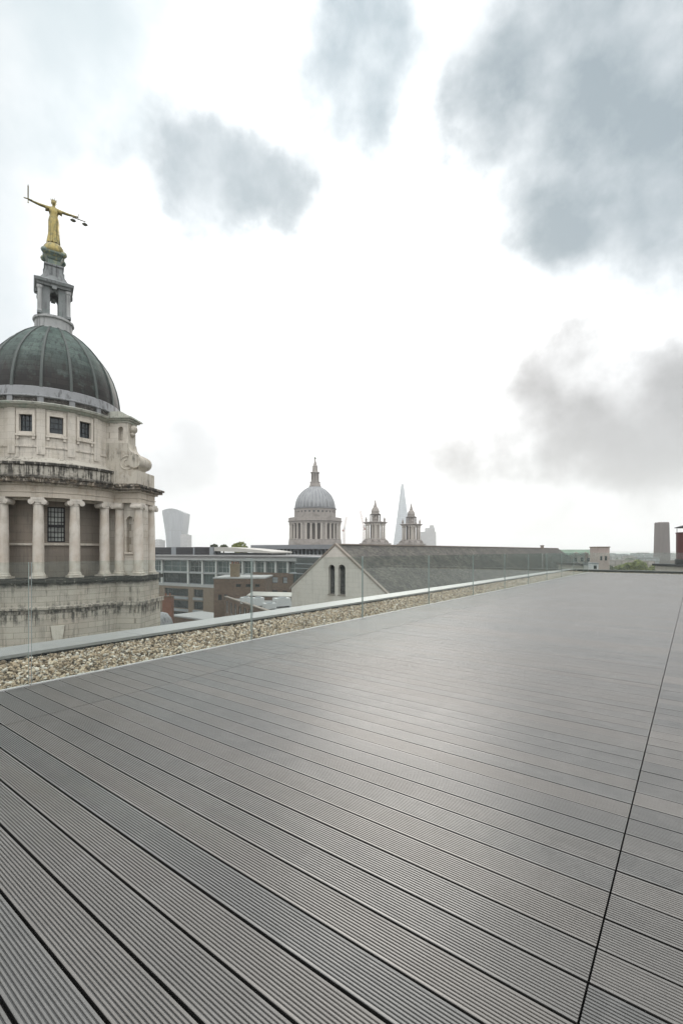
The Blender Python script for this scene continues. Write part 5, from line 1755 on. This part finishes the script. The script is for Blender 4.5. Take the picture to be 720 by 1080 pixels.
mb = MB(); mb.revolve([(r_ * .95, zpx(590.4, FY)), (r_ * .95, zpx(563, FY)), (r_ * 1.0, zpx(562.6, FY)), (r_ * 1.0, zpx(561.6, FY)), (r_ * .9, zpx(561.4, FY)), (r_ * .9, zpx(566, FY))], 32, fx_, FY); mb.build('barrel', m_red, flue, smooth=30)
mb = MB(); mb.revolve([(r_ * 1.1, zpx(556.8, FY)), (r_ * 1.12, zpx(556.3, FY)), (r_ * .5, zpx(554.6, FY)), (.02, zpx(553.6, FY))], 32, fx_, FY, capb=True)
mb.build('rain_cap', m_frame_dark, flue, smooth=30)
for k_ in range(4):
    a = PI / 4 + k_ * PI / 2
    mb = MB(); mb.tube((fx_ + .85 * r_ * math.cos(a), FY + .85 * r_ * math.sin(a), zpx(563, FY)), (fx_ + .85 * r_ * math.cos(a), FY + .85 * r_ * math.sin(a), zpx(556.8, FY)), .025, n=6); mb.build('strut', m_frame_dark, flue)

# distant blocks towards the horizon
far_cols = [(.22, .235, .235), (.30, .30, .29), (.19, .20, .20), (.26, .23, .21)]
far_m = [tower_mat('far_block_%d' % i, c_, 6, 4, .25, .8) for i, c_ in enumerate(far_cols)]
blocks = [(674, 693.5, 583.6, 900, 'long flat topped pale slab left of the tall square chimney'), (645, 655, 586.2, 700, 'low grey block just right of the pinkish tower'),
          (656, 668, 585.0, 1000, 'dim grey block above the bushy trees'), (664, 672, 586.8, 760, 'small grey block left of the long pale slab'),
          (686, 695, 588.2, 560, 'grey block touching the left side of the tall square chimney'), (707, 714, 583.8, 1050, 'dim slab between the square chimney and the red flue'),
          (646, 652, 584.2, 1300, 'faint narrow slab over the pinkish tower edge'), (640, 690, 591.5, 430, 'long low grey roofline behind the bushy trees')]
for i, (x0, x1, yt, Y, lab) in enumerate(blocks):
    slab('far_building', lab, 'building', x0, x1, yt, Y, 30, far_m[i % 4], 'far buildings on the right skyline', steps=((x0 + (x1 - x0) * .2, x0 + (x1 - x0) * .55, yt - .7),))

# ------------------------------------------------------------------ trees
def leaf_mat(name, col, col2):
    m, t, b = new_mat(name)
    at1 = t.n('ShaderNodeAttribute', attribute_name='tone')
    t.link(t.mix(at1.outputs['Fac'], c4(col), c4(col2)), b.inputs['Base Color'])
    b.inputs['Roughness'].default_value = .7
    return m
m_leaf_y = leaf_mat('yellow_green_leaves', (.05, .075, .018), (.19, .205, .045))
m_leaf_d = leaf_mat('dull_green_leaves', (.03, .045, .02), (.09, .105, .045))
m_bark = surf('bark', (.09, .075, .06), .95, .2, 2, bump=.2)
def tree(label, px, ptop, Y, wid, mat, n=2600, squash=.75, grp=None, leaf=.6, name='tree'):
    x_ = (px - CX) / F * Y
    zt = zpx(ptop, Y)
    g_ = thing(name, label, 'tree', (x_, Y, GROUND), 0, grp)
    r = wid / F * Y / 2
    ch = 2 * r * squash
    lobes = []
    for i in range(11):
        a, e = random.uniform(0, 2 * PI), random.uniform(-.2, 1)
        rr = r * random.uniform(.35, .75)
        lobes.append((Vector((x_ + rr * math.cos(a), Y + rr * math.sin(a), zt - ch * random.uniform(.3, .75))), r * random.uniform(.26, .46)))
    lobes.append((Vector((x_ + r * .1, Y, zt - ch * .28)), ch * .28))
    mb = MB()
    h0 = zt - ch * .8
    mb.tube((x_, Y, GROUND), (x_, Y, h0), .45, .25, 8)
    for c_, _ in lobes: mb.tube((x_, Y, h0 - ch * .1), tuple(c_), .2, .05, 5)
    mb.build('trunk', m_bark, g_)
    vs_, fs_, tone = [], [], []
    for i in range(n):
        c_, lr = random.choice(lobes)
        d = Vector((random.gauss(0, 1), random.gauss(0, 1), random.gauss(0, 1))).normalized() * lr * random.uniform(.55, 1.08) ** .6
        p_ = c_ + d
        a = Vector((random.gauss(0, 1), random.gauss(0, 1), random.gauss(0, 1))).normalized()
        b_ = a.orthogonal().normalized()
        s_ = leaf * random.uniform(.6, 1.3)
        k_ = len(vs_)
        vs_ += [p_ + a * s_, p_ + b_ * s_ * .5, p_ - a * s_, p_ - b_ * s_ * .5]
        fs_.append((k_, k_ + 1, k_ + 2, k_ + 3))
        tone.append(random.random())
    me = bpy.data.meshes.new('crown')
    me.from_pydata([tuple(v) for v in vs_], [], fs_)
    at2 = me.attributes.new('tone', 'FLOAT', 'FACE')
    at2.data.foreach_set('value', tone)
    me.materials.append(mat)
    o = bpy.data.objects.new('crown', me)
    COL.objects.link(o)
    adopt(o, g_)
tree('bushy yellow green tree top peeping over the curved pale office roof', 254, 571.2, 176, 17, m_leaf_y, squash=.9, leaf=.45)
tree('small rounded tree top left of the larger one over the office roof', 236, 574.3, 178, 9, m_leaf_d, n=1200, leaf=.4)
tree('tiny tree top furthest left over the office louvre screen', 225.5, 574.0, 178, 8, m_leaf_d, n=1000, leaf=.4)
G_ = 'trees beyond the far end of the terrace'
tree('tallest yellow green tree beyond the far end of the decking', 671, 590.6, 205, 22, m_leaf_y, 3600, grp=G_, leaf=.7)
tree('low spreading tree left of the tallest tree beyond the decking', 655, 595.2, 215, 20, m_leaf_y, 2600, grp=G_, leaf=.7)
tree('low olive tree nearest the pinkish tower beyond the decking', 641, 596.8, 215, 18, m_leaf_d, 2400, grp=G_, leaf=.7)
tree('low tree right of the tallest tree, before the square chimney', 687, 596.6, 220, 20, m_leaf_y, 2600, grp=G_, leaf=.7)
tree('dark distant tree beside the long pale slab', 664, 588.0, 600, 12, m_leaf_d, 1800, grp=G_, leaf=1.1)
tree('dark distant tree under the faint narrow slab', 649, 589.0, 580, 14, m_leaf_d, 1800, grp=G_, leaf=1.1)

# ------------------------------------------------------------------ neighbours along the right hand side (mirrored in the far glass panels)
for (xa, ya, xb, yb, zt, lab, mt) in ((104, 96, 92, 30, 6, 'brown brick office row mirrored in the far glass panels', m_bk_brown), (124, 136, 105, 97.5, 9, 'dark stone office row mirrored in the last glass panels', m_chim)):
    fn = plane_map((xa, ya), (xb, yb), False)
    nb_ = thing('neighbour_block', lab, 'office block', fn(fn.len / 2, GROUND, 6))
    wl = [(u, u + 1.6, z, z + 2.2) for u in np.arange(2, fn.len - 3, 4.2) for z in (3.3, -.5, -4.5, -8.5, -12.5)]
    mb = MB(); mb.wall(fn, [0, fn.len], [GROUND, zt], wl, .4)
    mb.face([fn(0, zt, 0), fn(fn.len, zt, 0), fn(fn.len, zt, 14), fn(0, zt, 14)])
    mb.build('wall', mt, nb_)
    mb = MB(); mb.mbox(lambda u, d, z: fn(u, z, d), 0, fn.len, .41, .48, -14, 5.8); mb.build('glazing', m_off_pane, nb_)
